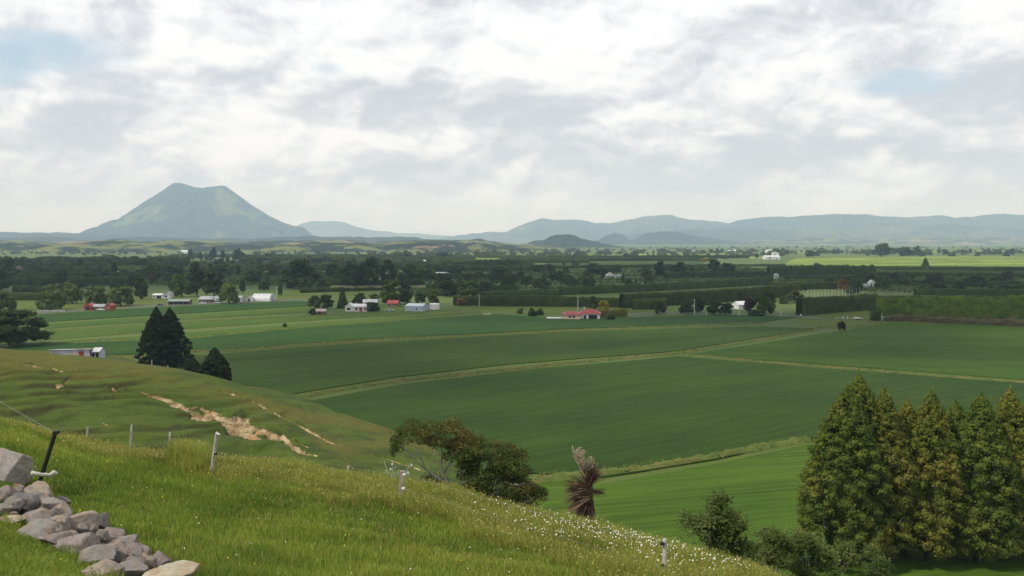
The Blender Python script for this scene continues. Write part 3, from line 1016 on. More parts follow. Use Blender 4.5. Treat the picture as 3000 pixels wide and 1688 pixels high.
def blobs_for(kind, seed):
    r = random.Random(seed)
    B = []
    if kind == 'broad':
        for i in range(26):
            z = r.uniform(0.24, 0.88)
            R = 0.40 * math.sqrt(max(0.05, 1 - ((z - 0.50) / 0.52) ** 2))
            a, q = r.uniform(0, 6.28), math.sqrt(r.random()) * R
            s = r.uniform(0.10, 0.17)
            B.append((q * math.cos(a), q * math.sin(a), z, s, s, s * 0.8))
        for i in range(6):
            a = r.uniform(0, 6.28)
            B.append((0.27 * math.cos(a), 0.27 * math.sin(a), r.uniform(0.14, 0.3), 0.14, 0.14, 0.12))
    elif kind == 'willow':
        for i in range(22):
            z = r.uniform(0.45, 0.86)
            R = 0.38 * math.sqrt(max(0.05, 1 - ((z - 0.45) / 0.5) ** 2))
            a, q = r.uniform(0, 6.28), math.sqrt(r.random()) * R
            s = r.uniform(0.11, 0.16)
            B.append((q * math.cos(a), q * math.sin(a), z, s, s, s * 0.9))
        for i in range(20):
            a = 6.28 * i / 20 + r.uniform(-.1, .1)
            q = r.uniform(0.30, 0.40)
            B.append((q * math.cos(a), q * math.sin(a), r.uniform(0.22, 0.42), 0.085, 0.085, r.uniform(0.16, 0.22)))
    elif kind == 'pine':
        for i in range(30):
            z = r.uniform(0.22, 0.93)
            R = 0.36 * (1 - 0.55 * max(0, z - 0.45) / 0.5) * (0.7 + 0.3 * min(1, z / 0.4))
            a, q = r.uniform(0, 6.28), r.uniform(0.3, 1) * R
            s = r.uniform(0.08, 0.15)
            B.append((q * math.cos(a), q * math.sin(a), z, s * 1.1, s * 1.1, s * 0.55))
        B.append((0, 0, 0.5, 0.16, 0.16, 0.4))
    elif kind == 'cone':
        for i in range(46):
            z = 0.04 + 0.9 * (i / 45.0) ** 1.05
            R = 0.46 * (1 - z) ** 0.85 + 0.015
            a = i * 2.4
            s = 0.05 + 0.11 * (1 - z)
            q = max(0, R - s * 0.6) * r.uniform(0.75, 1.05)
            B.append((q * math.cos(a), q * math.sin(a), z, s, s, s * 0.9))
        B.append((0, 0, 0.3, 0.22, 0.22, 0.3))
        B.append((0, 0, 0.65, 0.11, 0.11, 0.28))
    elif kind == 'shrub':
        for i in range(14):
            z = r.uniform(0.15, 0.78)
            R = 0.40 * math.sqrt(max(0.05, 1 - (z / 0.95) ** 2))
            a, q = r.uniform(0, 6.28), math.sqrt(r.random()) * R
            s = r.uniform(0.12, 0.2)
            B.append((q * math.cos(a), q * math.sin(a), z, s, s, s))
    elif kind == 'poplar':
        for i in range(20):
            z = 0.08 + 0.86 * i / 19
            R = 0.30 * math.sin(math.pi * min(1, 0.15 + z * 0.9)) ** 0.7
            a = i * 2.4
            s = r.uniform(0.13, 0.2)
            B.append((R * math.cos(a), R * math.sin(a), z, s, s, s * 0.7))
    return B


TEMPL = {}


def crown_template(kind, variant):
    key = (kind, variant)
    if key not in TEMPL:
        nleaf = {'shrub': 900, 'cone': 2600}.get(kind, 2000)
        V, Q = crown_data(blobs_for(kind, variant * 7 + len(kind)), nleaf, {'shrub': 0.13, 'cone': 0.06, 'willow': 0.06}.get(kind, 0.07), variant + 3,
                          2.4 if kind == 'willow' else 1.5)
        V = V - np.array([(V[:, 0].min() + V[:, 0].max()) / 2, (V[:, 1].min() + V[:, 1].max()) / 2, 0])
        V[:, 0] /= (V[:, 0].max() - V[:, 0].min())
        V[:, 1] /= (V[:, 1].max() - V[:, 1].min())
        V[:, 2] = V[:, 2] / V[:, 2].max()
        TEMPL[key] = (V, Q)
    return TEMPL[key]


FOL = {
    'dark': foliage('dark_foliage', (0.027, 0.043, 0.008), (0.052, 0.076, 0.013), 0.18),
    'mid': foliage('green_foliage', (0.044, 0.074, 0.011), (0.080, 0.118, 0.018), 0.18),
    'light': foliage('pale_foliage', (0.068, 0.100, 0.018), (0.115, 0.150, 0.032), 0.20),
    'olive': foliage('olive_foliage', (0.045, 0.058, 0.014), (0.085, 0.088, 0.022), 0.20),
    'lime': foliage('lime_foliage', (0.085, 0.135, 0.020), (0.150, 0.200, 0.035), 0.20),
    'yellow': foliage('yellow_foliage', (0.20, 0.19, 0.012), (0.36, 0.30, 0.015), 0.5),
    'rust': foliage('rust_foliage', (0.14, 0.065, 0.016), (0.23, 0.11, 0.025), 0.5),
    'plum': foliage('plum_foliage', (0.030, 0.018, 0.018), (0.055, 0.030, 0.026), 0.5),
    'blossom': foliage('pale_blossom', (0.26, 0.23, 0.18), (0.42, 0.37, 0.30), 0.5),
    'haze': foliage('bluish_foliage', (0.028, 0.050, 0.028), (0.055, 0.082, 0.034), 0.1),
}
MESH = {}
M['bark'] = plain('bark', (0.10, 0.085, 0.065), 0.9, 0.35, 1.2)
M['bark_grey'] = plain('grey_bark', (0.30, 0.285, 0.25), 0.9, 0.3, 3.0)


def crown_mesh(kind, variant, pal):
    key = (kind, variant, pal)
    if key not in MESH:
        V, Q = crown_template(kind, variant)
        MESH[key] = np_mesh('crown', V, Q, mats=[FOL[pal]])
    return MESH[key]


def trunk_mesh():
    if 'trunk' not in MESH:
        b = MB()
        b.tube([(0, 0, -0.02), (0.01, 0, 0.2), (0.0, 0.01, 0.45), (0.02, 0, 0.7)], [0.045, 0.032, 0.024, 0.010], 7)
        b.tube([(0.005, 0, 0.28), (0.12, 0.04, 0.48), (0.2, 0.07, 0.62)], [0.018, 0.012, 0.005], 5)
        b.tube([(0.005, 0, 0.33), (-0.10, -0.05, 0.52), (-0.19, -0.08, 0.66)], [0.018, 0.012, 0.005], 5)
        b.tube([(0.0, 0, 0.38), (0.02, -0.13, 0.56), (0.04, -0.2, 0.68)], [0.016, 0.01, 0.005], 5)
        me = bpy.data.meshes.new('trunk')
        me.from_pydata(b.v, [], b.f)
        me.materials.append(M['bark'])
        MESH['trunk'] = me
    return MESH['trunk']


KIND_NAME = {'broad': 'broadleaf_tree', 'willow': 'willow_tree', 'pine': 'pine_tree', 'cone': 'conifer_tree', 'shrub': 'shrub', 'poplar': 'poplar_tree'}
LOOK = {'dark': 'dark green', 'mid': 'mid green', 'light': 'pale green', 'olive': 'olive green', 'lime': 'bright lime green', 'yellow': 'golden yellow', 'rust': 'rust orange',
        'plum': 'dark plum red', 'blossom': 'creamy blossoming', 'haze': 'bluish green'}
NOUN = {'broad': 'round tree', 'willow': 'drooping willow', 'pine': 'ragged pine', 'cone': 'pointed conifer', 'shrub': 'bush', 'poplar': 'slender tree'}
CAT = {'broad': 'tree', 'willow': 'tree', 'pine': 'tree', 'cone': 'tree', 'shrub': 'bush', 'poplar': 'tree'}
TREES = []          # [root, look, noun, px, py, label or None, height in px]
TR = random.Random(5)


def tree(kind, x0, x1, y0, y1, pal, label=None, group=None, z=0.0, var=None):
    base = at((x0 + x1) / 2, y1, z)
    dep = depth_of(base)
    w, h = (x1 - x0) / F * dep, (y1 - y0) / F * dep
    var = TR.randrange(4) if var is None else var
    me = crown_mesh(kind, var, pal)
    rz = TR.uniform(0, 6.28)
    name = KIND_NAME[kind]
    if (y1 - y0) >= 34 and kind not in ('shrub',):
        root = empty(name, base, rz)
        c = link('crown', me, root)
        t = link('trunk', trunk_mesh(), root)
        c.scale = t.scale = (w, w, h)
        t.scale = (min(w, h), min(w, h), h)
    else:
        root = link(name, me)
        root.location = base
        root.rotation_euler = (0, 0, rz)
        root.scale = (w, w, h)
    tag(root, None, CAT[kind], group)
    TREES.append([root, LOOK[pal], NOUN[kind], (x0 + x1) / 2, (y0 + y1) / 2, label, y1 - y0, group])
    return root


WIL = 'willows in the paddock behind the red barn'
tree('willow', 180, 243, 823, 890, 'light', 'tall pale willow standing behind and between the other paddock willows', WIL)
tree('willow', 122, 182, 829, 890, 'light', 'pale willow partly hidden behind the rounder willow by the white rail fence', WIL)
tree('willow', 110, 190, 847, 910, 'light', 'round pale willow standing by the low white rail fence', WIL)
tree('willow', 249, 319, 834, 893, 'light', 'pale willow behind the red gable of the barn', WIL)
tree('willow', 314, 394, 836, 897, 'light', 'broad pale willow overhanging the right end of the red barn', WIL)
tree('willow', -46, 46, 844, 912, 'light', 'pale willow cut by the left frame edge above the big dark tree', WIL)
tree('willow', 640, 702, 826, 889, 'light', 'pale weeping willow between the grey farmhouse and the arched shed')
tree('broad', -75, 130, 905, 1014, 'dark', 'huge dark spreading tree at the left frame edge before the striped fields')
tree('broad', 396, 436, 806, 878, 'dark', 'narrow dark tree left of the white farmhouse')
tree('pine', 552, 602, 762, 868, 'dark', 'tallest dark ragged pine behind the grey farmhouse')
tree('broad', 594, 662, 790, 868, 'dark', 'wide dark tree right of the tallest ragged pine')
tree('broad', 505, 560, 800, 870, 'mid')
tree('broad', -34, 36, 782, 852, 'dark', 'dark tree mass at the left edge above the pale willows')
tree('broad', 826, 932, 758, 846, 'dark', 'big dark tree behind the utility pole near the arched shed')
tree('broad', 905, 950, 800, 842, 'dark')
tree('broad', 1002, 1070, 766, 838, 'dark', 'left crown of the three big dark trees behind the hay field')
tree('broad', 1048, 1114, 750, 838, 'dark', 'tallest middle crown of the three big dark trees behind the hay field')
tree('broad', 1106, 1166, 758, 836, 'dark', 'right crown of the three big dark trees behind the hay field')
tree('broad', 1160, 1240, 772, 838, 'mid')
tree('broad', 901, 950, 864, 903, 'mid', 'round tree left of the two pointed trees behind the brown hut')
tree('broad', 938, 982, 860, 905, 'dark', 'dark round tree directly behind the brown hut')
tree('cone', 985, 1023, 842, 903, 'dark', 'dark pointed conifer just left of the cream villa')
tree('broad', 1029, 1077, 857, 893, 'dark', 'rounded dark tree behind the cream villa')
tree('broad', 1078, 1112, 858, 884, 'mid')
tree('broad', 1110, 1178, 816, 893, 'mid', 'tallest green tree above the red tin roof near the blue shed')
tree('broad', 1166, 1215, 846, 890, 'olive', 'olive tree behind the left end of the blue shed')
tree('broad', 1214, 1252, 850, 890, 'mid', 'green tree behind the roof of the blue shed')
tree('broad', 1250, 1290, 845, 892, 'olive', 'olive tree behind the small cream shed')
tree('shrub', 901, 928, 903, 922, 'mid', 'round bush touching the left side of the brown hut')
tree('shrub', 828, 842, 946, 959, 'mid', 'lone small bush on the edge between two crop fields')
tree('shrub', 1072, 1118, 884, 912, 'dark', 'dark bush against the right wall of the cream villa')
tree('broad', 1335, 1366, 872, 897, 'rust', 'small brownish tree before the dark hedge right of the cream shed')
tree('broad', 1338, 1402, 818, 870, 'mid')
tree('broad', 1285, 1345, 818, 868, 'dark')
tree('shrub', 1512, 1534, 903, 919, 'mid', 'small bush furthest left of the red roofed house')
tree('shrub', 1543, 1574, 902, 926, 'dark', 'dark bush in the pair left of the red roofed house')
tree('shrub', 1566, 1597, 903, 923, 'mid', 'greener bush of the pair left of the red roofed house')
tree('broad', 1720, 1757, 866, 906, 'mid', 'green tree rising behind the red roofed house')
tree('broad', 1753, 1787, 878, 912, 'yellow', 'golden yellow tree behind the red roofed house')
tree('shrub', 1772, 1804, 923, 937, 'dark', 'low dark bush in front of the clipped yellow hedge')
tree('broad', 1916, 1956, 875, 922, 'olive', 'yellowish olive tree standing alone before the dark hedge')
tree('broad', 1984, 2040, 884, 919, 'dark')
tree('broad', 2030, 2072, 866, 916, 'dark')
tree('broad', 2066, 2122, 880, 921, 'dark')
tree('broad', 2106, 2150, 886, 921, 'dark')
tree('broad', 2176, 2217, 870, 914, 'plum', 'dark plum red tree right of the half hidden white cottage')
tree('broad', 2206, 2274, 838, 922, 'mid', 'tall green tree right of the plum red tree')
tree('shrub', 2188, 2242, 904, 926, 'mid', 'wide bush at the foot of the plum red tree')
tree('broad', 1914, 1948, 762, 812, 'dark')
tree('broad', 1974, 2012, 766, 805, 'dark')
tree('broad', 2074, 2112, 758, 800, 'dark')
tree('broad', 1708, 1780, 770, 806, 'dark')
tree('broad', 1876, 1912, 776, 812, 'mid')
tree('broad', 2115, 2150, 768, 803, 'dark')
tree('broad', 2096, 2134, 782, 803, 'light')
tree('shrub', 2063, 2086, 789, 803, 'lime')
tree('shrub', 2054, 2086, 754, 766, 'yellow', 'vivid yellow gorse bush in the sunlit far field')
tree('shrub', 2000, 2030, 757, 765, 'yellow', 'smaller yellow gorse patch left of the vivid one')
tree('willow', 1886, 1920, 806, 834, 'light')
tree('broad', 1555, 1620, 812, 848, 'mid')
tree('broad', 1640, 1684, 800, 834, 'mid')
tree('broad', 1690, 1740, 808, 836, 'light')
tree('broad', 2454, 2488, 816, 848, 'rust', 'rust orange tree by the brick cottage')
tree('shrub', 2546, 2584, 908, 939, 'mid', 'round green bush at the left end of the bright hedge')
tree('shrub', 2453, 2478, 940, 967, 'plum', 'lone dark reddish bush on the grass corner between fields')
tree('broad', 2300, 2358, 849, 886, 'olive', 'brownish olive tree left of the pale orchard poles')
tree('shrub', 2280, 2316, 866, 890, 'dark')
tree('broad', 2560, 2607, 710, 752, 'dark', 'tallest dark far tree beyond the lime fields')
tree('broad', 2622, 2671, 722, 752, 'dark')
tree('broad', 2668, 2702, 719, 751, 'dark')
tree('cone', 2698, 2722, 754, 781, 'dark', 'small pointed conifer standing in the lime field')
tree('broad', 2484, 2522, 832, 860, 'dark')
tree('broad', 2562, 2606, 815, 848, 'mid')
tree('broad', 2705, 2762, 796, 838, 'olive')
tree('broad', 2826, 2900, 800, 842, 'mid')
for (a, b, c) in ((550, 567, 727), (582, 595, 737), (612, 637, 724), (646, 664, 732), (684, 713, 726)):
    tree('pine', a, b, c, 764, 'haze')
tree('shrub', 40, 68, 778, 800, 'blossom', 'creamy blossoming bush at the left below the dark pine plantation')

# the many lesser trees of the valley: rows of (x range, base y range, height range, count, palettes)
ZONES = [
    (0, 560, 800, 862, 26, 46, 36, ['dark', 'dark', 'mid']),
    (430, 1010, 806, 866, 26, 46, 42, ['dark', 'mid', 'mid', 'olive']),
    (0, 1000, 782, 802, 18, 30, 66, ['light', 'mid', 'light', 'olive', 'dark']),
    (480, 1300, 758, 780, 13, 24, 64, ['haze', 'light', 'haze', 'dark']),
    (1170, 1500, 808, 866, 24, 44, 20, ['dark', 'mid', 'olive', 'mid']),
    (1440, 1900, 798, 842, 18, 34, 26, ['mid', 'dark', 'mid', 'olive']),
    (1900, 2560, 796, 822, 16, 34, 22, ['dark', 'mid', 'dark']),
    (2480, 3010, 818, 866, 20, 38, 26, ['dark', 'mid', 'olive', 'mid']),
    (2250, 2560, 838, 866, 18, 30, 8, ['dark', 'mid']),
    (1150, 2300, 744, 764, 10, 18, 44, ['lime', 'light', 'olive', 'light', 'haze']),
    (2250, 3010, 742, 753, 12, 22, 30, ['haze', 'light', 'haze', 'dark']),
    (700, 1700, 780, 800, 15, 28, 26, ['mid', 'dark', 'light']),
]
for zi, (xa, xb, ya, yb, ha, hb, cnt, pals) in enumerate(ZONES):
    R_ = random.Random(100 + zi)
    for i in range(cnt):
        x = xa + (xb - xa) * (i + R_.uniform(0.1, 0.9)) / cnt
        y = R_.uniform(ya, yb)
        h = R_.uniform(ha, hb)
        kind = R_.choice(['broad', 'broad', 'broad', 'shrub', 'pine', 'poplar', 'willow'] if zi < 9 else ['broad', 'broad', 'shrub', 'poplar'])
        w = h * {'broad': R_.uniform(0.9, 1.5), 'shrub': R_.uniform(1.1, 1.9), 'pine': R_.uniform(0.5, 0.75), 'poplar': R_.uniform(0.35, 0.5), 'willow': R_.uniform(1.0, 1.3)}[kind]
        if 930 < x < 1250 and 830 < y < 850:
            y -= 18
        if kind == 'shrub':
            h *= 0.7
        tree(kind, x - w / 2, x + w / 2, y - h, y, R_.choice(pals))


def woodland(name, zones, seed, pal, label=None):
    """a far-off wood that reads as one mass"""
    rng = np.random.default_rng(seed)
    Vs, Qs, off = [], [], 0
    for (xa, xb, ya, yb, ha, hb, cnt) in zones:
        for i in range(cnt):
            px, py = rng.uniform(xa, xb), rng.uniform(ya, yb)
            b = at(px, py)
            dep = depth_of(b)
            h = rng.uniform(ha, hb) / F * dep
            w = h * rng.uniform(0.8, 2.4)
            V, Q = crown_template('shrub', int(rng.integers(0, 3)))
            sel = np.concatenate([np.arange(0, min(len(Q), 260))])
            Q = Q[sel]
            u, inv = np.unique(Q, return_inverse=True)
            V = V[u] * np.array([w, w, h]) + np.array([b.x, b.y, 0])
            Vs.append(V)
            Qs.append(inv.reshape(-1, 4) + off)
            off += len(V)
    o = link(name, np_mesh(name, np.concatenate(Vs), np.concatenate(Qs), mats=[FOL[pal]]))
    return tag(o, label, 'woodland', None, 'stuff')


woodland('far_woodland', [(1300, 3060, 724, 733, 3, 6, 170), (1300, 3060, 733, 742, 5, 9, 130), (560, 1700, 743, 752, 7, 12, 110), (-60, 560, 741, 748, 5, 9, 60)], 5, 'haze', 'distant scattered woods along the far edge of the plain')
woodland('far_woodland', [(1500, 2300, 738, 752, 7, 13, 130), (2250, 3060, 740, 747, 8, 13, 60), (1000, 1500, 748, 756, 8, 14, 40)], 6, 'olive', 'sunlit olive woods below the right hand hills')

# ------------------------------------------------------------------ shelter hedges
HEDGES = []


def hedge(pts, thick, mat, label, seed, ragged=0.35, cards=1.0, name='shelter_hedge', zbot=0.0, parent=None, group='clipped shelter hedges across the valley'):
    """pts: (px, top y, base y) along the hedge; a clipped wall of foliage"""
    P = [at(x, yb) for x, yt, yb in pts]
    Hs = [(yb - yt) / F * depth_of(p) for (x, yt, yb), p in zip(pts, P)]
    org = P[0].copy()
    seglen = [0.0]
    for a, b in zip(P[:-1], P[1:]):
        seglen.append(seglen[-1] + (b - a).length)
    L = seglen[-1]
    step = max(0.7, L / 260)
    n = max(8, int(L / step))
    s = np.linspace(0, L, n)
    X = np.interp(s, seglen, [p.x for p in P]) - org.x
    Y = np.interp(s, seglen, [p.y for p in P]) - org.y
    Hh = np.interp(s, seglen, Hs)
    tx, ty = np.gradient(X), np.gradient(Y)
    l = np.hypot(tx, ty)
    nxv, nyv = ty / l, -tx / l
    if np.mean(nyv) > 0:
        nxv, nyv = -nxv, -nyv        # n faces the camera side
    Hh = Hh + fbm(s / 4, 0 * s, seed, 3) * ragged * 1.5 + fbm(s / 30, 0 * s, seed + 1, 3) * ragged
    prof = [(0.5, 0.0), (0.53, 0.2), (0.54, 0.45), (0.52, 0.7), (0.46, 0.9), (0.3, 1.0), (0.0, 1.02), (-0.3, 1.0), (-0.46, 0.85), (-0.5, 0.0)]
    V = np.empty((n, len(prof), 3))
    for k, (o_, z_) in enumerate(prof):
        bump = fbm(s / 2.2 + k * 3.1, s * 0 + z_ * 4, seed + 5, 4) * ragged * 1.6
        V[:, k, 0] = X + nxv * (o_ * thick + bump)
        V[:, k, 1] = Y + nyv * (o_ * thick + bump)
        V[:, k, 2] = zbot + (Hh - zbot) * z_ + bump * (0.5 if z_ > 0.8 else 0)
    i = np.arange(n * len(prof)).reshape(n, len(prof))
    Q = np.stack([i[:-1, :-1], i[1:, :-1], i[1:, 1:], i[:-1, 1:]], -1).reshape(-1, 4)
    V = V.reshape(-1, 3)
    if cards:
        rng = np.random.default_rng(seed)
        m = int(min(9000, L * np.mean(Hh) * 1.6 * cards))
        t = rng.uniform(0, 1, m)
        k = rng.choice(7, m, p=[.16, .18, .18, .16, .12, .1, .1])
        fi = t * (n - 1)
        ii = np.minimum(fi.astype(int), n - 2)
        fr = (fi - ii)[:, None]
        VV = V.reshape(n, len(prof), 3)
        fk = rng.uniform(0, 1, m)[:, None]
        c = (VV[ii, k] * (1 - fr) + VV[ii + 1, k] * fr) * (1 - fk) + (VV[ii, k + 1] * (1 - fr) + VV[ii + 1, k + 1] * fr) * fk
        nr = np.stack([nxv[ii], nyv[ii], np.where(k >= 4, 1.0, 0.25)], 1)
        Vl, Ql = leaf_quads(c, nr, 0.5 + 0.5 * float(np.mean([depth_of(p) for p in P])) / 900, rng, 1.5, 0.6)
        Q = np.concatenate([Q, Ql + len(V)])
        V = np.concatenate([V, Vl])
    me = np_mesh(name, V, Q, mats=[mat], smooth=False)
    o = link(name, me, parent)
    if parent is None:
        o.location = org
        tag(o, label, 'hedge', group)
    else:
        o.location = org - parent.location
    return o


M['hedge_dark'] = foliage('dark_hedge_foliage', (0.027, 0.043, 0.007), (0.060, 0.083, 0.013), 0.16, rnd=0.25)
M['hedge_mid'] = foliage('hedge_foliage', (0.036, 0.062, 0.009), (0.068, 0.100, 0.015), 0.16, rnd=0.25)
M['hedge_light'] = foliage('bright_hedge_foliage', (0.075, 0.130, 0.014), (0.150, 0.215, 0.024), 0.35)
M['hedge_yellow'] = foliage('yellow_hedge_foliage', (0.10, 0.105, 0.014), (0.17, 0.155, 0.018), 0.4)
M['stalks'] = foliage('dry_stalks', (0.080, 0.072, 0.032), (0.155, 0.118, 0.060), 0.8)
HD_, HM_, HL_ = M['hedge_dark'], M['hedge_mid'], M['hedge_light']
hedge([(1330, 868, 894), (1480, 864, 897), (1640, 867, 898), (1818, 873, 900)], 3.5, HD_, 'long dark hedge behind the red roofed house', 1)
hedge([(1819, 861, 903), (1980, 855, 894), (2140, 846, 884), (2330, 833, 868)], 3.5, HD_, 'dark hedge running back to the right from the olive tree', 2)
hedge([(1852, 875, 907), (1952, 874, 907)], 3.0, HD_, 'short dark hedge block just behind the lone olive tree', 3)
hedge([(1637, 843, 865), (1950, 829, 851), (2260, 811, 834)], 3.5, HM_, 'long hedge with streaked face, second behind the red roofed house', 4)
hedge([(1380, 855, 868), (1520, 850, 867), (1640, 849, 866)], 3.5, HM_, 'hedge continuing left from the streaked hedge', 5)
hedge([(1945, 797, 817), (2100, 796, 814), (2300, 795, 811)], 4, HD_, 'dark hedge beneath the dark round trees in the middle distance', 6)
hedge([(1500, 757, 768), (1640, 755, 766), (1790, 753, 762)], 5, HM_, 'thin far hedge under the sunlit olive woods', 7, 0.6)
hedge([(1500, 779, 790), (1700, 777, 786), (2070, 774, 782), (2300, 774, 780)], 5, HM_, 'far hedge along the near side of the sunlit strip', 8, 0.6)
hedge([(2340, 873, 925), (2450, 868, 915), (2566, 861, 907)], 4.0, HD_, 'tall dark hedge behind the stock pens', 9)
hedge([(2250, 828, 850), (2360, 826, 848), (2470, 824, 846)], 4.0, HD_, 'dark hedge behind the pale orchard poles', 10)
hedge([(2680, 846, 874), (2850, 846, 874), (3040, 848, 876)], 4.0, HM_, 'hedge directly behind the bright flowering hedge', 11)
hedge([(2560, 868, 890), (2700, 866, 888), (3040, 868, 890)], 4.0, HD_, 'dark hedge gap line just behind the bright hedge top', 12)
hedge([(2250, 781, 812), (2400, 779, 810), (2560, 778, 808)], 6.0, HM_, 'tall shaggy hedge right of the dark round trees', 13, 0.9)
hedge([(2548, 780, 792), (2800, 781, 793), (3050, 783, 795)], 5.0, HD_, 'dark hedge along the near edge of the lime fields', 14)
hedge([(2540, 797, 811), (2800, 799, 813), (3050, 801, 815)], 5.0, HD_, 'second dark hedge below the lime fields', 15)
hedge([(2300, 808, 823), (2480, 807, 822), (2650, 806, 822)], 4.0, HD_, 'dark hedge behind the rust orange tree', 16)
hedge([(2600, 820, 836), (2800, 822, 838), (3050, 824, 840)], 4.0, HM_, 'hedge right of the red roofed cottage', 17, 0.7)
hedge([(40, 797, 813), (300, 798, 814), (565, 798, 815)], 4.5, HD_, 'straight dark hedge above the paddock willows', 18)
hedge([(0, 815, 836), (200, 814, 836), (400, 815, 837)], 4.5, HD_, 'second straight dark hedge above the paddock willows', 19)
hedge([(40, 838, 864), (190, 840, 864)], 4, HD_, 'dark hedge block behind the left paddock willows', 20)
hedge([(-40, 855, 880), (120, 857, 880)], 4, HD_, 'dark hedge at the left behind the round willow', 21)
hedge([(1255, 771, 789), (1380, 765, 786), (1520, 760, 784)], 6, HD_, 'dark tree belt right of the long white packhouse', 22, 1.2)
hedge([(1210, 800, 817), (1360, 802, 818), (1520, 805, 820)], 4, HD_, 'hedge beneath the white glasshouse', 23)
hedge([(880, 847, 859), (1000, 843, 855), (1076, 843, 852)], 3, HD_, 'low dark hedge along the hay field', 24, 0.5)
hedge([(1082, 843, 852), (1120, 842, 850)], 3, HD_, 'short hedge piece right of the gap by the hay field', 25, 0.5)
hedge([(936, 820, 836), (1080, 822, 836), (1245, 825, 835)], 4, HM_, 'hedge along the back of the hay field', 26, 0.6)
hedge([(1250, 832, 850), (1400, 833, 852), (1520, 836, 852)], 4, HM_, 'hedge left of the streaked hedge below the glasshouse', 27, 0.7)
hedge([(640, 796, 806), (900, 797, 808), (1000, 798, 808)], 4, HM_, 'hedge behind the big dark tree near the arched shed', 28, 0.8)
hedge([(1742, 909, 929), (1790, 908, 929), (1833, 906, 927)], 3.0, M['hedge_yellow'], 'clipped yellow green hedge beside the red roofed house', 29, 0.25)
hedge([(-80, 758, 788), (120, 757, 785), (330, 753, 780), (548, 752, 777)], 60, M['hedge_dark'], 'long dark pine plantation below the foothills on the left', 30, 2.6, 1.0, 'pine_plantation', group=None)
for i_ in range(26):
    rr = random.Random(800 + i_)
    xa_ = rr.uniform(-40, 2700)
    xb_ = xa_ + rr.uniform(180, 560)
    yb_ = rr.uniform(752, 800) if xa_ > 560 else rr.uniform(787, 802)
    if xb_ > 2240 and yb_ < 793:
        xa_, xb_ = xa_ - 1300, xb_ - 1300
    hh_ = rr.uniform(7, 11) * (1 + (yb_ - 752) / 60)
    tl_ = rr.uniform(-3, 3)
    o_ = hedge([(xa_, yb_ - hh_, yb_), ((xa_ + xb_) / 2, yb_ + tl_ / 2 - hh_, yb_ + tl_ / 2), (xb_, yb_ + tl_ - hh_, yb_ + tl_)], 5, rr.choice([HD_, HM_, HM_]), None, 900 + i_, 1.0, 1.2, group='far shelter hedges')
    TREES.append([o_, rr.choice(['long straggling']), 'hedge row', (xa_ + xb_) / 2, yb_, None, 20, 'far shelter hedges'])
# the bright hedge on the right: leafy top over a band of dry stalks
hroot = empty('flowering_hedge', at(2566, 940))
tag(hroot, 'bright green leafy hedge over brown dry stalks at the field end', 'hedge')
hedge([(2566, 872, 936), (2700, 872, 940), (2850, 873, 947), (3060, 875, 957)], 4.5, HL_, None, 41, 1.0, 3.2, 'foliage', 2.2, hroot)
hedge([(2590, 924, 941), (2700, 927, 945), (2850, 932, 951), (3060, 939, 961)], 3.6, M['stalks'], None, 42, 0.6, 3.0, 'dry_stalks', 0.0, hroot)

def in_poly(x, y, P):
    c = np.zeros(len(x), bool)
    for (x0, y0), (x1, y1) in zip(P, P[1:] + P[:1]):
        c ^= ((y0 > y) != (y1 > y)) & (x < (x1 - x0) * (y - y0) / (y1 - y0 + 1e-9) + x0)
    return c


ORCH_LAB = ['dark orchard block above the paddock willows', 'dark orchard blocks between the middle distance hedges', 'dark orchard blocks below the lime fields', 'far orchard below the foothills', 'small orchard behind the cream shed']
for k_, pts_ in ORCH:
    rng = np.random.default_rng(700 + k_)
    W3 = [at(x, y) for x, y in pts_]
    wx, wy = np.array([p.x for p in W3]), np.array([p.y for p in W3])
    n_ = 60000
    qx, qy = rng.uniform(wx.min(), wx.max(), n_), rng.uniform(wy.min(), wy.max(), n_)
    ok = in_poly(qx, qy, [(p.x, p.y) for p in W3])
    qx, qy = qx[ok][:26000], qy[ok][:26000]
    row = 0.5 + 0.5 * np.sin(qy / 6.0 * 2 * np.pi + 2 * fbm(qx / 80, qy / 80, 3, 2))
    keep_ = rng.uniform(0, 1, len(qx)) < 0.25 + 0.75 * row
    qx, qy = qx[keep_], qy[keep_]
    hgt = (0.6 + 1.5 * vnoise(qx / 18, qy / 7, 40 + k_)) * rng.uniform(0.5, 1.15, len(qx)) + 1.0 * (vnoise(qx / 55, qy / 30, 50 + k_) > 0.72)
    Vo, Qo = leaf_quads(np.stack([qx, qy, hgt], 1), np.tile([0, -0.45, 0.8], (len(qx), 1)), 2.0, rng, 1.5, 0.5)
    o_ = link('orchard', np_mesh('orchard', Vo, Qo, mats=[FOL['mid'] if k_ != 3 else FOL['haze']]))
    tag(o_, ORCH_LAB[k_], 'orchard', None, 'stuff')

# ------------------------------------------------------------------ rough grass verges between the fields
M['verge'] = foliage('verge_grass', (0.085, 0.125, 0.022), (0.150, 0.170, 0.040), 0.35, (0.17, 0.15, 0.05))


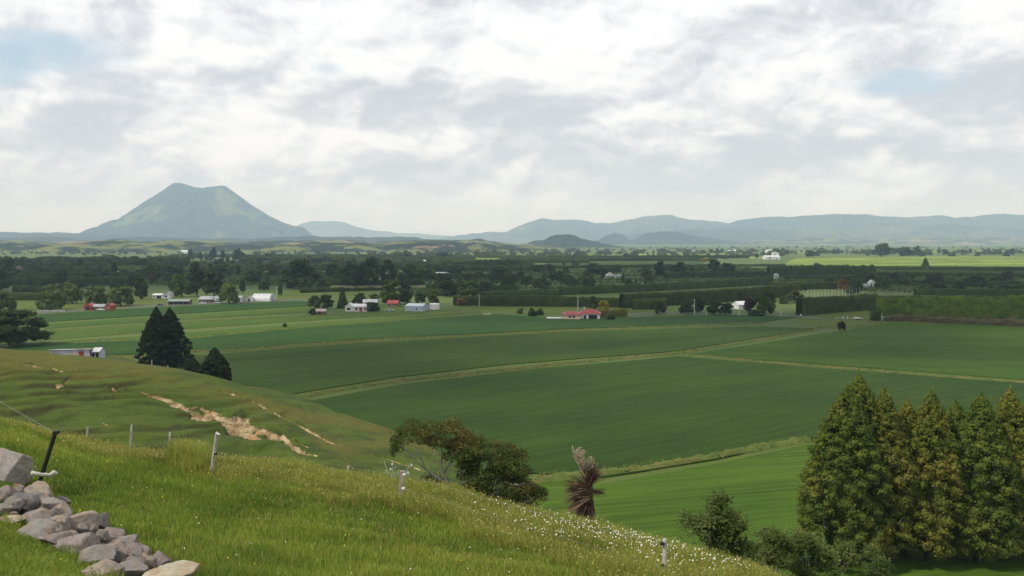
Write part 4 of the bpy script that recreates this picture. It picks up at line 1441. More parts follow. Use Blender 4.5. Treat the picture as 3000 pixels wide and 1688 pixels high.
def verge(px_pts, width, height, seed, label, mat=None, dens=1.0):
    P = [at(x, y) for x, y in px_pts]
    sl = [0.0]
    for a, b in zip(P[:-1], P[1:]):
        sl.append(sl[-1] + (b - a).length)
    L = sl[-1]
    n = int(L / 1.0) + 2
    s = np.linspace(0, L, n)
    X, Y = np.interp(s, sl, [p.x for p in P]), np.interp(s, sl, [p.y for p in P])
    X, Y = smooth_cols(X, 6), smooth_cols(Y, 6)
    X = X + fbm(s / 30, s * 0, seed, 3) * 0.8
    tx, ty = np.gradient(X), np.gradient(Y)
    l = np.hypot(tx, ty)
    nxv, nyv = -ty / l, tx / l
    m = 7
    V = np.empty((n, m, 3))
    for k in range(m):
        o_ = (k / (m - 1) - 0.5)
        ww = width * (1 + 0.35 * fbm(s / 9, s * 0 + 3 * np.sign(o_), seed + 3, 3))
        V[:, k, 0] = X + nxv * o_ * ww
        V[:, k, 1] = Y + nyv * o_ * ww
        z = height * max(0, 1 - (2 * o_) ** 2) ** 0.5
        V[:, k, 2] = 0.02 + z * (0.8 + 0.9 * fbm(s / 2.5, s * 0 + k * 5.3, seed + 1, 4))
    i = np.arange(n * m).reshape(n, m)
    Q = np.stack([i[:-1, :-1], i[1:, :-1], i[1:, 1:], i[:-1, 1:]], -1).reshape(-1, 4)
    V = V.reshape(-1, 3)
    rng = np.random.default_rng(seed)
    cnt = int(L * width * 2.2 * dens)
    ii = rng.integers(0, n - 1, cnt)
    o_ = rng.uniform(-0.55, 0.55, cnt)
    c = np.stack([X[ii] + nxv[ii] * o_ * width + rng.uniform(-.5, .5, cnt), Y[ii] + nyv[ii] * o_ * width + rng.uniform(-.5, .5, cnt), height * rng.uniform(0.3, 1.15, cnt)], 1)
    Vl, Ql = leaf_quads(c, np.tile([0.1, -0.5, 0.6], (cnt, 1)), 0.45, rng, 1.4, 0.6)
    Q = np.concatenate([Q, Ql + len(V)])
    V = np.concatenate([V, Vl])
    o = link('grass_verge', np_mesh('grass_verge', V, Q, mats=[mat or M['verge']]))
    return tag(o, label, 'grass verge', None, 'stuff')


verge([(480, 1032), (660, 1030), (1050, 1000), (1400, 983), (1700, 968), (2050, 954), (2250, 948)], 5.0, 0.6, 1, 'long grassy verge along the bluish field')
verge([(835, 1170), (880, 1166), (1000, 1142), (1165, 1118), (1573, 1075), (1760, 1056), (1985, 1036), (2130, 1012), (2250, 992), (2400, 966)], 3.6, 0.55, 2, 'grassy verge curving across the valley fields')
verge([(1985, 1040), (2110, 1049), (2250, 1062), (2450, 1078), (2750, 1104), (3060, 1126)], 2.8, 0.5, 3, 'grassy verge below the right hand field')
verge([(1480, 1430), (1560, 1404), (1640, 1400), (1760, 1394), (1900, 1372), (2100, 1342), (2250, 1310), (2390, 1288)], 3.0, 0.9, 4, 'weedy bank between dark crop and bright pasture')
verge([(120, 970), (600, 941), (900, 928), (1150, 927), (1280, 930)], 3.0, 0.35, 5, 'thin dark grass line between two light strips')
verge([(100, 1007), (560, 991), (880, 961), (1260, 932), (1440, 918)], 2.5, 0.4, 6, 'thin grass line above the bluish field')
verge([(290, 1049), (450, 1046), (560, 1040)], 7.0, 0.6, 7, 'rough grass beside the rusty long shed')
verge([(2380, 960), (2480, 962), (2610, 944), (3050, 955)], 3.0, 0.5, 8, 'dry grass line along the bright hedge')

# ------------------------------------------------------------------ buildings
M['white'] = plain('white_paint', (0.60, 0.60, 0.58), 0.6, 0.12)
M['cream'] = plain('cream_render', (0.62, 0.47, 0.30), 0.8, 0.1)
M['pinkish'] = plain('pinkish_render', (0.62, 0.53, 0.49), 0.8, 0.1)
M['brick'] = plain('brick', (0.36, 0.20, 0.14), 0.85, 0.25, 3)
M['red_wall'] = plain('red_boards', (0.26, 0.045, 0.03), 0.8, 0.25)
M['brown'] = plain('weathered_boards', (0.15, 0.095, 0.07), 0.85, 0.4)
M['dark_open'] = plain('dark_interior', (0.018, 0.018, 0.018), 0.9, 0.2)
M['glass'] = plain('window_glass', (0.03, 0.04, 0.05), 0.15, 0.1, spec=0.6)
M['blue_wall'] = ribbed('blue_grey_sheet', (0.30, 0.36, 0.44), 0.8, 0.5, 0, 0.1)
M['blue_roof'] = ribbed('pale_blue_roof', (0.46, 0.52, 0.56), 0.8, 0.45, 0, 0.08)
M['zinc'] = ribbed('zinc_sheet', (0.50, 0.51, 0.52), 0.6, 0.4, 0, 0.12)
M['grey_roof'] = ribbed('grey_roof', (0.30, 0.31, 0.32), 0.7, 0.55, 0)
M['green_roof'] = ribbed('grey_green_roof', (0.20, 0.24, 0.22), 0.7, 0.55, 0)
M['red_roof'] = ribbed('red_tin_roof', (0.27, 0.045, 0.042), 0.7, 0.5, 0, 0.2)
M['white_roof'] = ribbed('white_roof', (0.60, 0.61, 0.61), 0.7, 0.45, 0, 0.06)
M['rust_roof'] = ribbed('rusty_pink_roof', (0.48, 0.36, 0.33), 0.5, 0.6, 0, 0.25)
M['lav_wall'] = ribbed('faded_blue_sheet', (0.40, 0.40, 0.47), 0.5, 0.6, 0, 0.25)
M['silver'] = plain('silver_paint', (0.52, 0.53, 0.55), 0.3, 0.05, spec=0.5)
M['dark_paint'] = plain('dark_car_paint', (0.06, 0.065, 0.075), 0.3, 0.05, spec=0.5)
M['tyre'] = plain('tyre_rubber', (0.02, 0.02, 0.02), 0.9, 0.1)
M['pole'] = plain('pale_pole', (0.48, 0.47, 0.43), 0.8, 0.15)
M['post_wood'] = plain('weathered_post', (0.40, 0.38, 0.33), 0.85, 0.3, 8)
M['post_brown'] = plain('tanalised_post', (0.30, 0.25, 0.19), 0.85, 0.3, 8)
M['black_post'] = plain('black_steel', (0.018, 0.018, 0.017), 0.6, 0.3, 8)
M['wire'] = plain('galvanised_wire', (0.20, 0.205, 0.20), 0.5, 0.1)

LANDMARKS = []        # (px, py, phrase) used when trees are described


def opening(root, kind, x, y, z0, w, h, mat, frame=True, normal='y', sgn=-1):
    """a window or door that stands a little proud of its wall, with a frame of its own"""
    t = 0.05
    m = MB()
    fb = MB()
    if normal == 'y':
        m.box((x, y + sgn * 0.03, z0 + h / 2), (w, t, h))
        for dx in (-1, 1):
            fb.box((x + dx * (w / 2 + 0.06), y + sgn * 0.05, z0 + h / 2), (0.12, 0.12, h + 0.24))
        fb.box((x, y + sgn * 0.05, z0 + h + 0.06), (w, 0.12, 0.12))
        fb.box((x, y + sgn * 0.05, z0 - 0.06), (w, 0.12, 0.12))
    else:
        m.box((x + sgn * 0.03, y, z0 + h / 2), (t, w, h))
        for dy in (-1, 1):
            fb.box((x + sgn * 0.05, y + dy * (w / 2 + 0.06), z0 + h / 2), (0.12, 0.12, h + 0.24))
        fb.box((x + sgn * 0.05, y, z0 + h + 0.06), (0.12, w, 0.12))
        fb.box((x + sgn * 0.05, y, z0 - 0.06), (0.12, w, 0.12))
    o = m.build(kind, mat, root)
    if frame:
        fb.build('frame', M['white'], o)
    return o


def gable_body(root, w, dp, wall_h, roof_h, wallm, roofm, ridge='x', over=0.5, org=(0, 0), roofname='roof', wallname='wall', thick=0.16):
    ox, oy = org
    wb = MB()
    if ridge == 'x':
        prof = [(oy - dp / 2, 0), (oy + dp / 2, 0), (oy + dp / 2, wall_h), (oy, wall_h + roof_h), (oy - dp / 2, wall_h)]
        wb.prism(prof, ox - w / 2, ox + w / 2, 'x')
    else:
        prof = [(ox - w / 2, 0), (ox + w / 2, 0), (ox + w / 2, wall_h), (ox, wall_h + roof_h), (ox - w / 2, wall_h)]
        wb.prism(prof, oy - dp / 2, oy + dp / 2, 'y')
    wall = wb.build(wallname, wallm, root)
    rb = MB()
    half = (dp if ridge == 'x' else w) / 2
    k = over / half
    a0 = half + over
    z0 = wall_h - roof_h * k + 0.02
    z1 = wall_h + roof_h + 0.02
    for sg in (-1, 1):
        prof = [(sg * a0, z0), (0, z1), (0, z1 + thick), (sg * a0, z0 + thick)]
        if ridge == 'x':
            rb.prism([(oy + a, z) for a, z in prof], ox - w / 2 - over, ox + w / 2 + over, 'x')
        else:
            rb.prism([(ox + a, z) for a, z in prof], oy - dp / 2 - over, oy + dp / 2 + over, 'y')
    roof = rb.build(roofname, roofm, root)
    return wall, roof


def place(name, label, cat, x0, x1, yb, rz=0.0, group=None, lm=None, z=0.0):
    p = at((x0 + x1) / 2, yb, z)
    r = empty(name, p, rz)
    tag(r, label, cat, group)
    if lm:
        LANDMARKS.append(((x0 + x1) / 2, yb - 10, lm))
    return r, (x1 - x0) / F * depth_of(p), depth_of(p)


def R(a):
    return math.radians(a)


# white farmhouse
r, w, d = place('farmhouse', 'white farmhouse with open carport on its left, under dark trees', 'house', 450, 504, 874, R(4), lm='the white farmhouse')
gable_body(r, w * 0.42, 7, 2.6, 2.0, M['white'], M['grey_roof'], 'y', 0.5, (w * 0.27, 0))
gable_body(r, w * 0.52, 6, 2.4, 0.9, M['white'], M['white_roof'], 'x', 0.3, (-w * 0.22, 0.6), 'carport_roof', 'carport_wall')
opening(r, 'window', w * 0.25, -3.5, 0.9, 1.6, 1.3, M['glass'])
opening(r, 'doorway', -w * 0.15, -2.4, 0.05, 3.2, 2.0, M['dark_open'], False)
opening(r, 'window', -w * 0.40, -2.4, 0.9, 1.0, 1.0, M['glass'])
# green roofed open shed
r, w, d = place('open_shed', 'long low open fronted shed with grey green roof near the road', 'shed', 498, 557, 892, R(3), lm='the low open fronted shed')
gable_body(r, w, 7, 2.3, 1.1, M['brown'], M['green_roof'], 'x', 0.5)
for i in range(4):
    opening(r, 'doorway', -w * 0.36 + i * w * 0.24, -3.5, 0.05, w * 0.19, 2.0, M['dark_open'], False)
# red barn
r, w, d = place('red_barn', 'red barn with two red gables and a grey roof between them', 'barn', 254, 334, 908, R(2), lm='the red barn')
gable_body(r, w * 0.27, 7, 2.6, 1.3, M['red_wall'], M['red_roof'], 'y', 0.2, (-w * 0.36, 0))
gable_body(r, w * 0.46, 6, 2.1, 1.2, M['brown'], M['grey_roof'], 'x', 0.2, (0.01 * w, 0.6), 'shed_roof', 'shed_wall')
gable_body(r, w * 0.22, 7, 2.6, 1.3, M['red_wall'], M['red_roof'], 'y', 0.2, (w * 0.36, 0), 'end_roof', 'end_wall')
opening(r, 'door', -w * 0.36, -3.5, 0.05, 2.0, 2.0, M['dark_open'], False)
opening(r, 'window', w * 0.36, -3.5, 0.9, 1.2, 1.0, M['glass'])
# grey farmhouse
r, w, d = place('grey_house', 'grey roofed farmhouse with white cars parked in front', 'house', 590, 640, 887, R(-3), lm='the grey farmhouse')
gable_body(r, w * 0.8, 8, 2.6, 1.7, M['brown'], M['grey_roof'], 'x', 0.5, (-w * 0.1, 0))
gable_body(r, w * 0.3, 6, 2.9, 1.5, M['zinc'], M['zinc'], 'y', 0.3, (w * 0.36, -0.4), 'wing_roof', 'wing_wall')
opening(r, 'window', -w * 0.25, -4, 0.9, 1.6, 1.2, M['glass'])
opening(r, 'door', 0.0, -4, 0.05, 1.0, 2.0, M['dark_open'])
opening(r, 'window', w * 0.36, -3.4, 0.9, 1.2, 1.1, M['glass'])
# grey lean shed left of the arch
r, w, d = place('tin_shed', 'small grey tin shed touching the left end of the arched shed', 'shed', 722, 744, 883, R(0))
gable_body(r, w, 5, 2.4, 1.0, M['zinc'], M['grey_roof'], 'y', 0.2)
opening(r, 'door', 0, -2.5, 0.05, 1.6, 1.9, M['dark_open'], False)
# arched shed
r, w, d = place('arched_shed', 'pale arched tin shed with rounded barrel roof beside the road', 'shed', 745, 800, 882, R(-8), lm='the arched tin shed')
Ra = 5.0
m = MB()
prof = [(Ra * math.cos(a), 0.02 + 1.02 * Ra * math.sin(a)) for a in np.linspace(0, math.pi, 19)]
m.prism(prof, -w / 2, w / 2, 'x')
m.build('shell', M['zinc'], r)
m = MB()
for xx in (-w / 2, w / 2):
    pts = [(xx, Ra * 1.015 * math.cos(a), 0.02 + 1.04 * Ra * math.sin(a)) for a in np.linspace(0, math.pi, 19)]
    m.tube(pts, 0.10, 6)
m.build('rim', M['white'], r)
opening(r, 'door', -w / 2, 0, 0.05, 3.4, 3.2, M['grey_roof'], True, 'x', -1)
opening(r, 'door', w / 2, 0, 0.05, 3.4, 3.2, M['grey_roof'], True, 'x', 1)
# cream villa
r, w, d = place('cream_villa', 'cream and pink villa with red door among dark bushes', 'house', 1016, 1080, 911, R(-4), lm='the cream villa')
gable_body(r, w * 0.66, 8, 2.9, 1.2, M['pinkish'], M['white_roof'], 'x', 0.4, (w * 0.16, 0))
gable_body(r, w * 0.34, 7, 3.0, 1.5, M['white'], M['zinc'], 'y', 0.3, (-w * 0.33, -0.8), 'wing_roof', 'wing_wall')
opening(r, 'door', w * 0.22, -4, 0.05, 1.9, 2.3, M['red_wall'])
opening(r, 'window', w * 0.02, -4, 0.8, 1.5, 1.4, M['glass'])
opening(r, 'window', w * 0.42, -4, 0.8, 1.2, 1.3, M['glass'])
opening(r, 'window', -w * 0.33, -4.3, 0.8, 2.2, 1.4, M['glass'])
m = MB()
for xx in (-w * 0.05, w * 0.30):
    m.box((xx, 0, 4.4), (0.5, 0.5, 1.5))
m.build('chimney', M['cream'], r)
# grey roofed house behind
r, w, d = place('grey_cottage', 'grey roofed white cottage half hidden behind the cream villa', 'house', 1066, 1106, 897, R(3))
gable_body(r, w, 7, 2.8, 1.5, M['white'], M['grey_roof'], 'x', 0.5)
opening(r, 'window', -w * 0.3, -3.5, 0.9, 1.4, 1.2, M['glass'])
# red roof behind the silver car
r, w, d = place('red_roof_cottage', 'small cottage with red tin roof behind the silver car', 'house', 1138, 1168, 898, R(-5), lm='the small red tin roof')
gable_body(r, w, 6, 2.2, 1.7, M['brown'], M['red_roof'], 'x', 0.4)
opening(r, 'window', 0, -3, 0.8, 1.2, 1.1, M['glass'])
# blue shed
r, w, d = place('blue_shed', 'large pale blue steel shed with gabled right end', 'shed', 1188, 1258, 911, R(-18), lm='the pale blue shed')
gable_body(r, w * 0.78, 9, 3.1, 1.25, M['blue_wall'], M['blue_roof'], 'x', 0.15, (-0.3, 0))
opening(r, 'window', w * 0.10, -4.5, 1.1, 1.5, 0.9, M['glass'])
opening(r, 'door', w * 0.39 - 0.3, 1.0, 0.05, 2.4, 2.5, M['grey_roof'], True, 'x', 1)
# cream lean-to
r, w, d = place('cream_shed', 'small boxy cream shed right of the pale blue shed', 'shed', 1261, 1287, 906, R(-6), lm='the small cream shed')
gable_body(r, w, 5, 3.0, 0.5, plain('cream_sheet', (0.55, 0.53, 0.45), 0.6, 0.1), M['white_roof'], 'x', 0.1)
opening(r, 'door', 0, -2.5, 0.05, 2.2, 2.3, M['white'])
# derelict hut
r, w, d = place('derelict_hut', 'derelict brown timber hut standing in the light green strip', 'hut', 926, 955, 921, R(8), lm='the brown hut')
gable_body(r, w, 4.5, 1.9, 1.1, M['brown'], M['rust_roof'], 'x', 0.2)
opening(r, 'door', -0.6, -2.25, 0.02, 1.2, 1.7, M['dark_open'], False)
# red roofed house
r, w, d = place('red_roofed_house', 'cream house with wide red hipped roof at the field edge', 'house', 1648, 1762, 934, R(-6), lm='the red roofed house')


def hip(root, w, dp, h0, h1, ins, mat, org, name='roof', over=0.6):
    ox, oy = org
    x, y = w / 2 + over, dp / 2 + over
    vs = [(ox - x, oy - y, h0), (ox + x, oy - y, h0), (ox + x, oy + y, h0), (ox - x, oy + y, h0), (ox - x + ins, oy, h1), (ox + x - ins, oy, h1),
          (ox - x, oy - y, h0 - 0.18), (ox + x, oy - y, h0 - 0.18), (ox + x, oy + y, h0 - 0.18), (ox - x, oy + y, h0 - 0.18)]
    fs = [(0, 1, 5, 4), (1, 2, 5), (2, 3, 4, 5), (3, 0, 4), (6, 7, 1, 0), (7, 8, 2, 1), (8, 9, 3, 2), (9, 6, 0, 3), (9, 8, 7, 6)]
    return MB().add(vs, fs).build(name, mat, root)


b = MB()
b.box((-w * 0.26, -2.0, 1.35), (w * 0.44, 8, 2.7))
b.build('wall', M['cream'], r)
b = MB()
b.box((w * 0.20, 1.0, 1.5), (w * 0.52, 8.4, 3.0))
b.build('wing_wall', M['white'], r)
hip(r, w * 0.44, 8, 2.75, 4.4, 3.6, M['red_roof'], (-w * 0.26, -2.0))
hip(r, w * 0.52, 8.4, 3.05, 5.2, 3.6, M['red_roof'], (w * 0.20, 1.0), 'wing_roof')
for xx in (-w * 0.30, -w * 0.20):
    opening(r, 'window', xx, -6.0, 1.0, 1.4, 1.1, M['glass'])
opening(r, 'doorway', w * 0.28, -3.2, 0.05, 4.6, 2.3, M['dark_open'], False)
opening(r, 'door', w * 0.08, -3.2, 0.05, 1.4, 2.1, M['glass'])
b = MB()
b.box((w * 0.06, 1.4, 5.4), (0.7, 0.7, 1.8))
b.build('chimney', M['zinc'], r)
b = MB()
b.box((-w * 0.70, -2, 0.35), (w * 0.40, 5, 0.7))
b.build('terrace', M['white'], r)
# white cottage by the dark trees
r, w, d = place('white_cottage', 'white cottage half hidden behind dark bushes beside the plum red tree', 'house', 2152, 2186, 905, R(20), lm='the half hidden white cottage')
gable_body(r, w, 7, 2.8, 1.8, M['white'], M['white_roof'], 'x', 0.3)
opening(r, 'window', 0, -3.5, 0.9, 1.5, 1.2, M['glass'])
# glasshouse
r, w, d = place('glasshouse', 'long white roofed glasshouse among the middle distance hedges', 'greenhouse', 1278, 1327, 809, R(4), lm='the white glasshouse')
gable_body(r, w, 12, 2.8, 1.8, M['white'], M['white_roof'], 'x', 0.4)
opening(r, 'door', w * 0.3, -6, 0.05, 3, 2.4, M['glass'])
for i in range(5):
    opening(r, 'window', -w * 0.42 + i * w * 0.13, -6, 0.7, w * 0.09, 1.6, M['dark_open'], False)
# packhouse
r, w, d = place('packhouse', 'long low white packhouse in the far sunlit fields', 'warehouse', 1238, 1286, 771, R(2), lm='the long white packhouse')
gable_body(r, w, 20, 4.0, 2.4, M['white'], M['white_roof'], 'x', 0.3)
for i in range(3):
    opening(r, 'door', -w * 0.3 + i * w * 0.3, -10, 0.05, 4, 3.4, M['grey_roof'], False)
# other far houses
FARH = [
    ('villa', 'white house with peaked gables in the middle distance hedges', 1775, 1800, 814, 3.0, 3.0, 'white', 'white_roof', 'y', 'the white gabled house'),
    ('long_shed', 'low white shed right beside the white gabled house', 1801, 1823, 814, 2.2, 1.4, 'white', 'grey_roof', 'x', None),
    ('implement_shed', 'flat white shed on the hedge line left of the small white tower', 2202, 2224, 809, 2.6, 1.0, 'white', 'white_roof', 'x', 'the flat white shed'),
    ('small_tower', 'small upright white building between dark hedges', 2269, 2279, 818, 5.0, 1.0, 'white', 'white_roof', 'y', 'the small white tower'),
    ('brick_cottage', 'brick cottage below the rust orange tree', 2455, 2478, 847, 2.6, 2.0, 'brick', 'brick', 'x', 'the brick cottage'),
    ('white_house', 'white gabled house between the brick cottage and long white roof', 2544, 2563, 840, 3.4, 2.6, 'white', 'white_roof', 'y', 'the right hand white gabled house'),
    ('brown_cottage', 'small brown walled cottage just left of the right white gabled house', 2526, 2542, 846, 2.6, 1.6, 'pinkish', 'grey_roof', 'x', None),
    ('packing_shed', 'long white roofed shed behind the orchard, right of two houses', 2602, 2637, 834, 2.6, 2.2, 'grey_roof', 'white_roof', 'x', 'the long white roofed shed'),
    ('red_cottage', 'tiny cottage with bright red roof right of the long white shed', 2657, 2681, 835, 2.0, 1.8, 'white', 'red_roof', 'x', 'the tiny red roofed cottage'),
    ('white_hut', 'tiny white hut in front of the three big dark trees', 1068, 1079, 822, 2.4, 1.2, 'white', 'white_roof', 'x', 'the tiny white hut'),
    ('factory', 'large white factory building at the edge of the lime fields', 2238, 2281, 760, 6.0, 2.5, 'white', 'white_roof', 'x', 'the white factory'),
    ('factory_annex', 'taller white block behind the large white factory', 2262, 2280, 755, 12.0, 2.0, 'white', 'white_roof', 'y', None),
    ('far_warehouse', 'distant white warehouse between woods below the right hand range', 2134, 2154, 742, 8.0, 3.0, 'white', 'white_roof', 'x', None),
    ('far_white_barn', 'distant white barn further right than the far warehouse', 2243, 2262, 741, 8.0, 3.0, 'white', 'white_roof', 'x', None),
    ('pale_bungalow', 'pale bungalow among trees left of the tallest ragged pine', 345, 362, 806, 2.8, 1.6, 'white', 'white_roof', 'x', 'the pale bungalow'),
    ('hillside_house', 'distant white house at the foot of the left foothills', 532, 552, 743, 7.0, 3.0, 'white', 'white_roof', 'x', None),
    ('barn', 'grey barn with dark doorway right of the low open shed', 690, 712, 884, 2.6, 1.4, 'zinc', 'grey_roof', 'x', None),
]
for (nm, lb, x0, x1, yb, wh, rh, wm, rm, rg, lm) in FARH:
    r, w, d = place(nm, lb, {'packing_shed': 'shed', 'implement_shed': 'shed', 'long_shed': 'shed', 'factory': 'factory', 'factory_annex': 'factory', 'far_warehouse': 'warehouse', 'far_white_barn': 'barn', 'barn': 'barn', 'white_hut': 'hut'}.get(nm, 'house'), x0, x1, yb, R((x0 * 7) % 17 - 8), lm=lm)
    dp = max(5.0, w * 0.7)
    gable_body(r, w, dp, wh, rh, M[wm], M[rm], rg, 0.3)
    opening(r, 'door', w * 0.25, -dp / 2, 0.05, max(1.0, w * 0.1), min(2.1, wh * 0.85), M['dark_open'], False)
    opening(r, 'window', -w * 0.2, -dp / 2, wh * 0.35, max(1.2, w * 0.16), wh * 0.4, M['glass'], False)
# the long rusty shed behind the spur
zb = 7.0
r = empty('farm_shed', (atd(228, 1050, 252).x, 252, zb - 0.5), R(7))
tag(r, 'long faded blue shed with rusty pink roof behind the grassy spur', 'shed')
LANDMARKS.append((228, 1040, 'the long rusty shed'))
w = 132 / F * 252
m = MB()
m.prism([(-3, 0), (3, 0), (3, 2.9), (-3, 3.5)], -w / 2, w * 0.32, 'x')
m.build('wall', M['lav_wall'], r)
m = MB()
m.prism([(-3.35, 3.56), (3.35, 2.88), (3.35, 2.98), (-3.35, 3.66)], -w * 0.5 - 0.2, w * 0.05, 'x')
m.build('roof', M['zinc'], r)
m = MB()
m.prism([(-3.4, 3.60), (3.4, 2.92), (3.4, 3.02), (-3.4, 3.70)], w * 0.05, w * 0.36, 'x')
m.build('rusty_roof', M['rust_roof'], r)
m = MB()
m.prism([(-2.6, 0), (2.6, 0), (2.6, 2.6), (0, 3.5), (-2.6, 2.9)], w * 0.36, w * 0.52, 'x')
m.build('end_wall', M['lav_wall'], r)
m = MB()
m.prism([(-3, 2.85), (0, 3.72), (3, 2.75), (3, 2.63), (0, 3.6), (-3, 2.73)], w * 0.36, w * 0.54, 'x')
m.build('end_roof', M['zinc'], r)
opening(r, 'door', w * 0.16, -3, 0.1, 1.3, 2.9, M['red_wall'], False)
opening(r, 'door', -0.02 * w, -3, 0.1, 2.4, 2.8, M['rust_roof'], False)
opening(r, 'doorway', w * 0.40, -2.6, 0.1, 0.8, 2.3, M['dark_open'], False)
opening(r, 'doorway', w * 0.48, -2.6, 0.1, 0.8, 2.3, M['dark_open'], False)


# ------------------------------------------------------------------ vehicles
def car(label, px, py, paint, L=4.3, rz=0.0, van=False):
    r = empty('parked_car', at(px, py, 0.0), rz)
    tag(r, label, 'car')
    hh = 1.9 if van else 1.45
    b = MB()
    b.prism([(-L / 2, 0.35), (L / 2, 0.35), (L / 2, 0.75), (L * 0.42, 0.85), (L * 0.22, 0.92), (-L * 0.36, 0.95), (-L / 2, 0.9)], -0.85, 0.85, 'y')
    b.build('body', paint, r, bevel=0.05)
    b = MB()
    b.prism([(-L * 0.44, 0.93), (L * 0.24, 0.92), (L * 0.10, hh - 0.06), (-L * 0.34, hh - 0.06)], -0.76, 0.76, 'y')
    b.build('window', M['glass'], r)
    b = MB()
    b.prism([(L * 0.12, hh - 0.055), (L * 0.10, hh), (-L * 0.33, hh), (-L * 0.36, hh - 0.055)], -0.78, 0.78, 'y')
    b.build('roof', paint, r)
    for sx in (-0.3, 0.31):
        for sy in (-1, 1):
            b = MB()
            b.tube([(L * sx, sy * 0.72, 0.32), (L * sx, sy * 0.92, 0.32)], 0.32, 12)
            b.build('wheel', M['tyre'], r)
    return r


car('dark car parked on the grass below the white farmhouse', 472, 896, M['dark_paint'], 4.6, R(6))
car('white car in front of the red barn', 295, 910, M['white'], 4.3, R(-5))
car('white car left of the two before the grey farmhouse', 594, 891, M['white'], 4.6, R(4))
car('white van right of the two before the grey farmhouse', 640, 889, M['white'], 5.0, R(2), True)
car('silver car on the lawn between the cream villa and blue shed', 1141, 911, M['silver'], 4.8, R(3))
# trailer in the stock yard
r = empty('trailer', at(2513, 937), R(4))
tag(r, 'white and red flat trailer beside the stock pens', 'trailer')
MB().box((0, 0, 0.75), (4.6, 1.8, 0.3)).build('deck', M['white'], r)
MB().box((0, 0, 0.5), (4.4, 1.4, 0.16)).build('chassis', M['red_wall'], r)
MB().box((-0.8, 0, 1.2), (2.2, 1.5, 0.6), top=0.8).build('load', M['pinkish'], r)
for sx in (-0.5, 0.5):
    for sy in (-1, 1):
        MB().tube([(sx, sy * 0.75, 0.32), (sx, sy * 0.95, 0.32)], 0.32, 12).build('wheel', M['tyre'], r)
MB().tube([(2.2, 0, 0.5), (3.3, 0, 0.45)], 0.06, 6).build('drawbar', M['red_wall'], r)


# ------------------------------------------------------------------ poles, pens, troughs, markers
def pole(px, yt, yb, label, arm=True):
    p = at(px, yb)
    h = (yb - yt) / F * depth_of(p)
    r = empty('utility_pole', p, R(15))
    tag(r, label, 'utility pole', 'utility poles along the valley roads')
    MB().tube([(0, 0, -0.1), (0, 0, h)], [0.19, 0.13], 10).build('post', M['pole'], r)
    if arm:
        MB().box((0, 0.16, h - 0.5), (1.9, 0.12, 0.14)).build('crossarm', M['post_wood'], r)
        for xx in (-0.8, 0.0, 0.8):
            MB().tube([(xx, 0.16, h - 0.43), (xx, 0.16, h - 0.2)], 0.05, 6).build('insulator', M['white'], r)


pole(810, 840, 880, 'pale utility pole right of the arched tin shed')
pole(1404, 862, 897, 'pale utility pole standing before the long dark hedge')
pole(1693, 868, 912, 'pale utility pole behind the roof of the red roofed house')
pole(2034, 876, 922, 'utility pole with broad crossarm before the dark bushes')
pole(2474, 882, 912, 'utility pole against the tall dark hedge by the stock pens')

for (px, yt, yb, lb) in ((2070, 916, 925, 'short white road marker right of the broad crossarm pole'), (2165, 912, 925, 'thin pale post by the road below the white cottage'),
                         (2234, 918, 926, 'short white road marker below the tall green tree'), (2288, 911, 928, 'white marker post left end of the dark hedge'),
                         (2583, 917, 939, 'white post beside the round bush at the bright hedge')):
    p = at(px, yb)
    h = (yb - yt) / F * depth_of(p)
    o = MB().box((0, 0, h / 2), (0.28, 0.28, h), top=0.8).build('marker_post', M['white'], None, bevel=0.03)
    o.location = p
    tag(o, lb, 'post', 'white marker posts by the road')
o = MB().box((0, 0, 0.9), (0.9, 0.7, 0.7)).box((0, 0, 0.3), (0.18, 0.18, 0.6)).build('letterbox', M['white'], None, bevel=0.05)
o.location = at(2346, 927)
tag(o, 'white letterbox on a post where the road meets the grass', 'letterbox')
r = empty('water_trough', at(1427, 921), R(5))
tag(r, 'pale concrete water trough at the top edge of the bluish field', 'trough')
MB().prism([(-1.7, 0), (1.7, 0), (2.0, 0.75), (1.7, 0.75), (1.5, 0.3), (-1.5, 0.3), (-1.7, 0.75), (-2.0, 0.75)], -0.7, 0.7, 'y').build('basin', M['white'], r)
MB().box((0, 0, 0.55), (3.1, 1.2, 0.02)).build('water', M['glass'], r)
p = Vector((atd(335, 1060, 258).x, 258, 4.4))
r = empty('feed_trough', p, R(3))
tag(r, 'dark trough in rough grass right of the long rusty shed', 'trough')
MB().prism([(-1.0, 0), (1.0, 0), (1.15, 0.7), (1.0, 0.7), (0.85, 0.25), (-0.85, 0.25), (-1.0, 0.7), (-1.15, 0.7)], -0.5, 0.5, 'y').build('basin', M['black_post'], r)
MB().box((0, 0, 0.5), (1.7, 0.9, 0.02)).build('water', M['glass'], r)
# white rail fence by the willows
r = empty('rail_fence', at(150, 914), R(0))
tag(r, 'low white rail fence beside the round willow', 'fence')
W_ = 78 / F * depth_of(r.location)
for i in range(9):
    MB().box((-W_ / 2 + W_ * i / 8, 0, 0.6), (0.16, 0.16, 1.2)).build('fence_post', M['white'], r)
for z in (0.55, 1.0):
    MB().box((0, -0.11, z), (W_, 0.05, 0.16)).build('rail', M['white'], r)
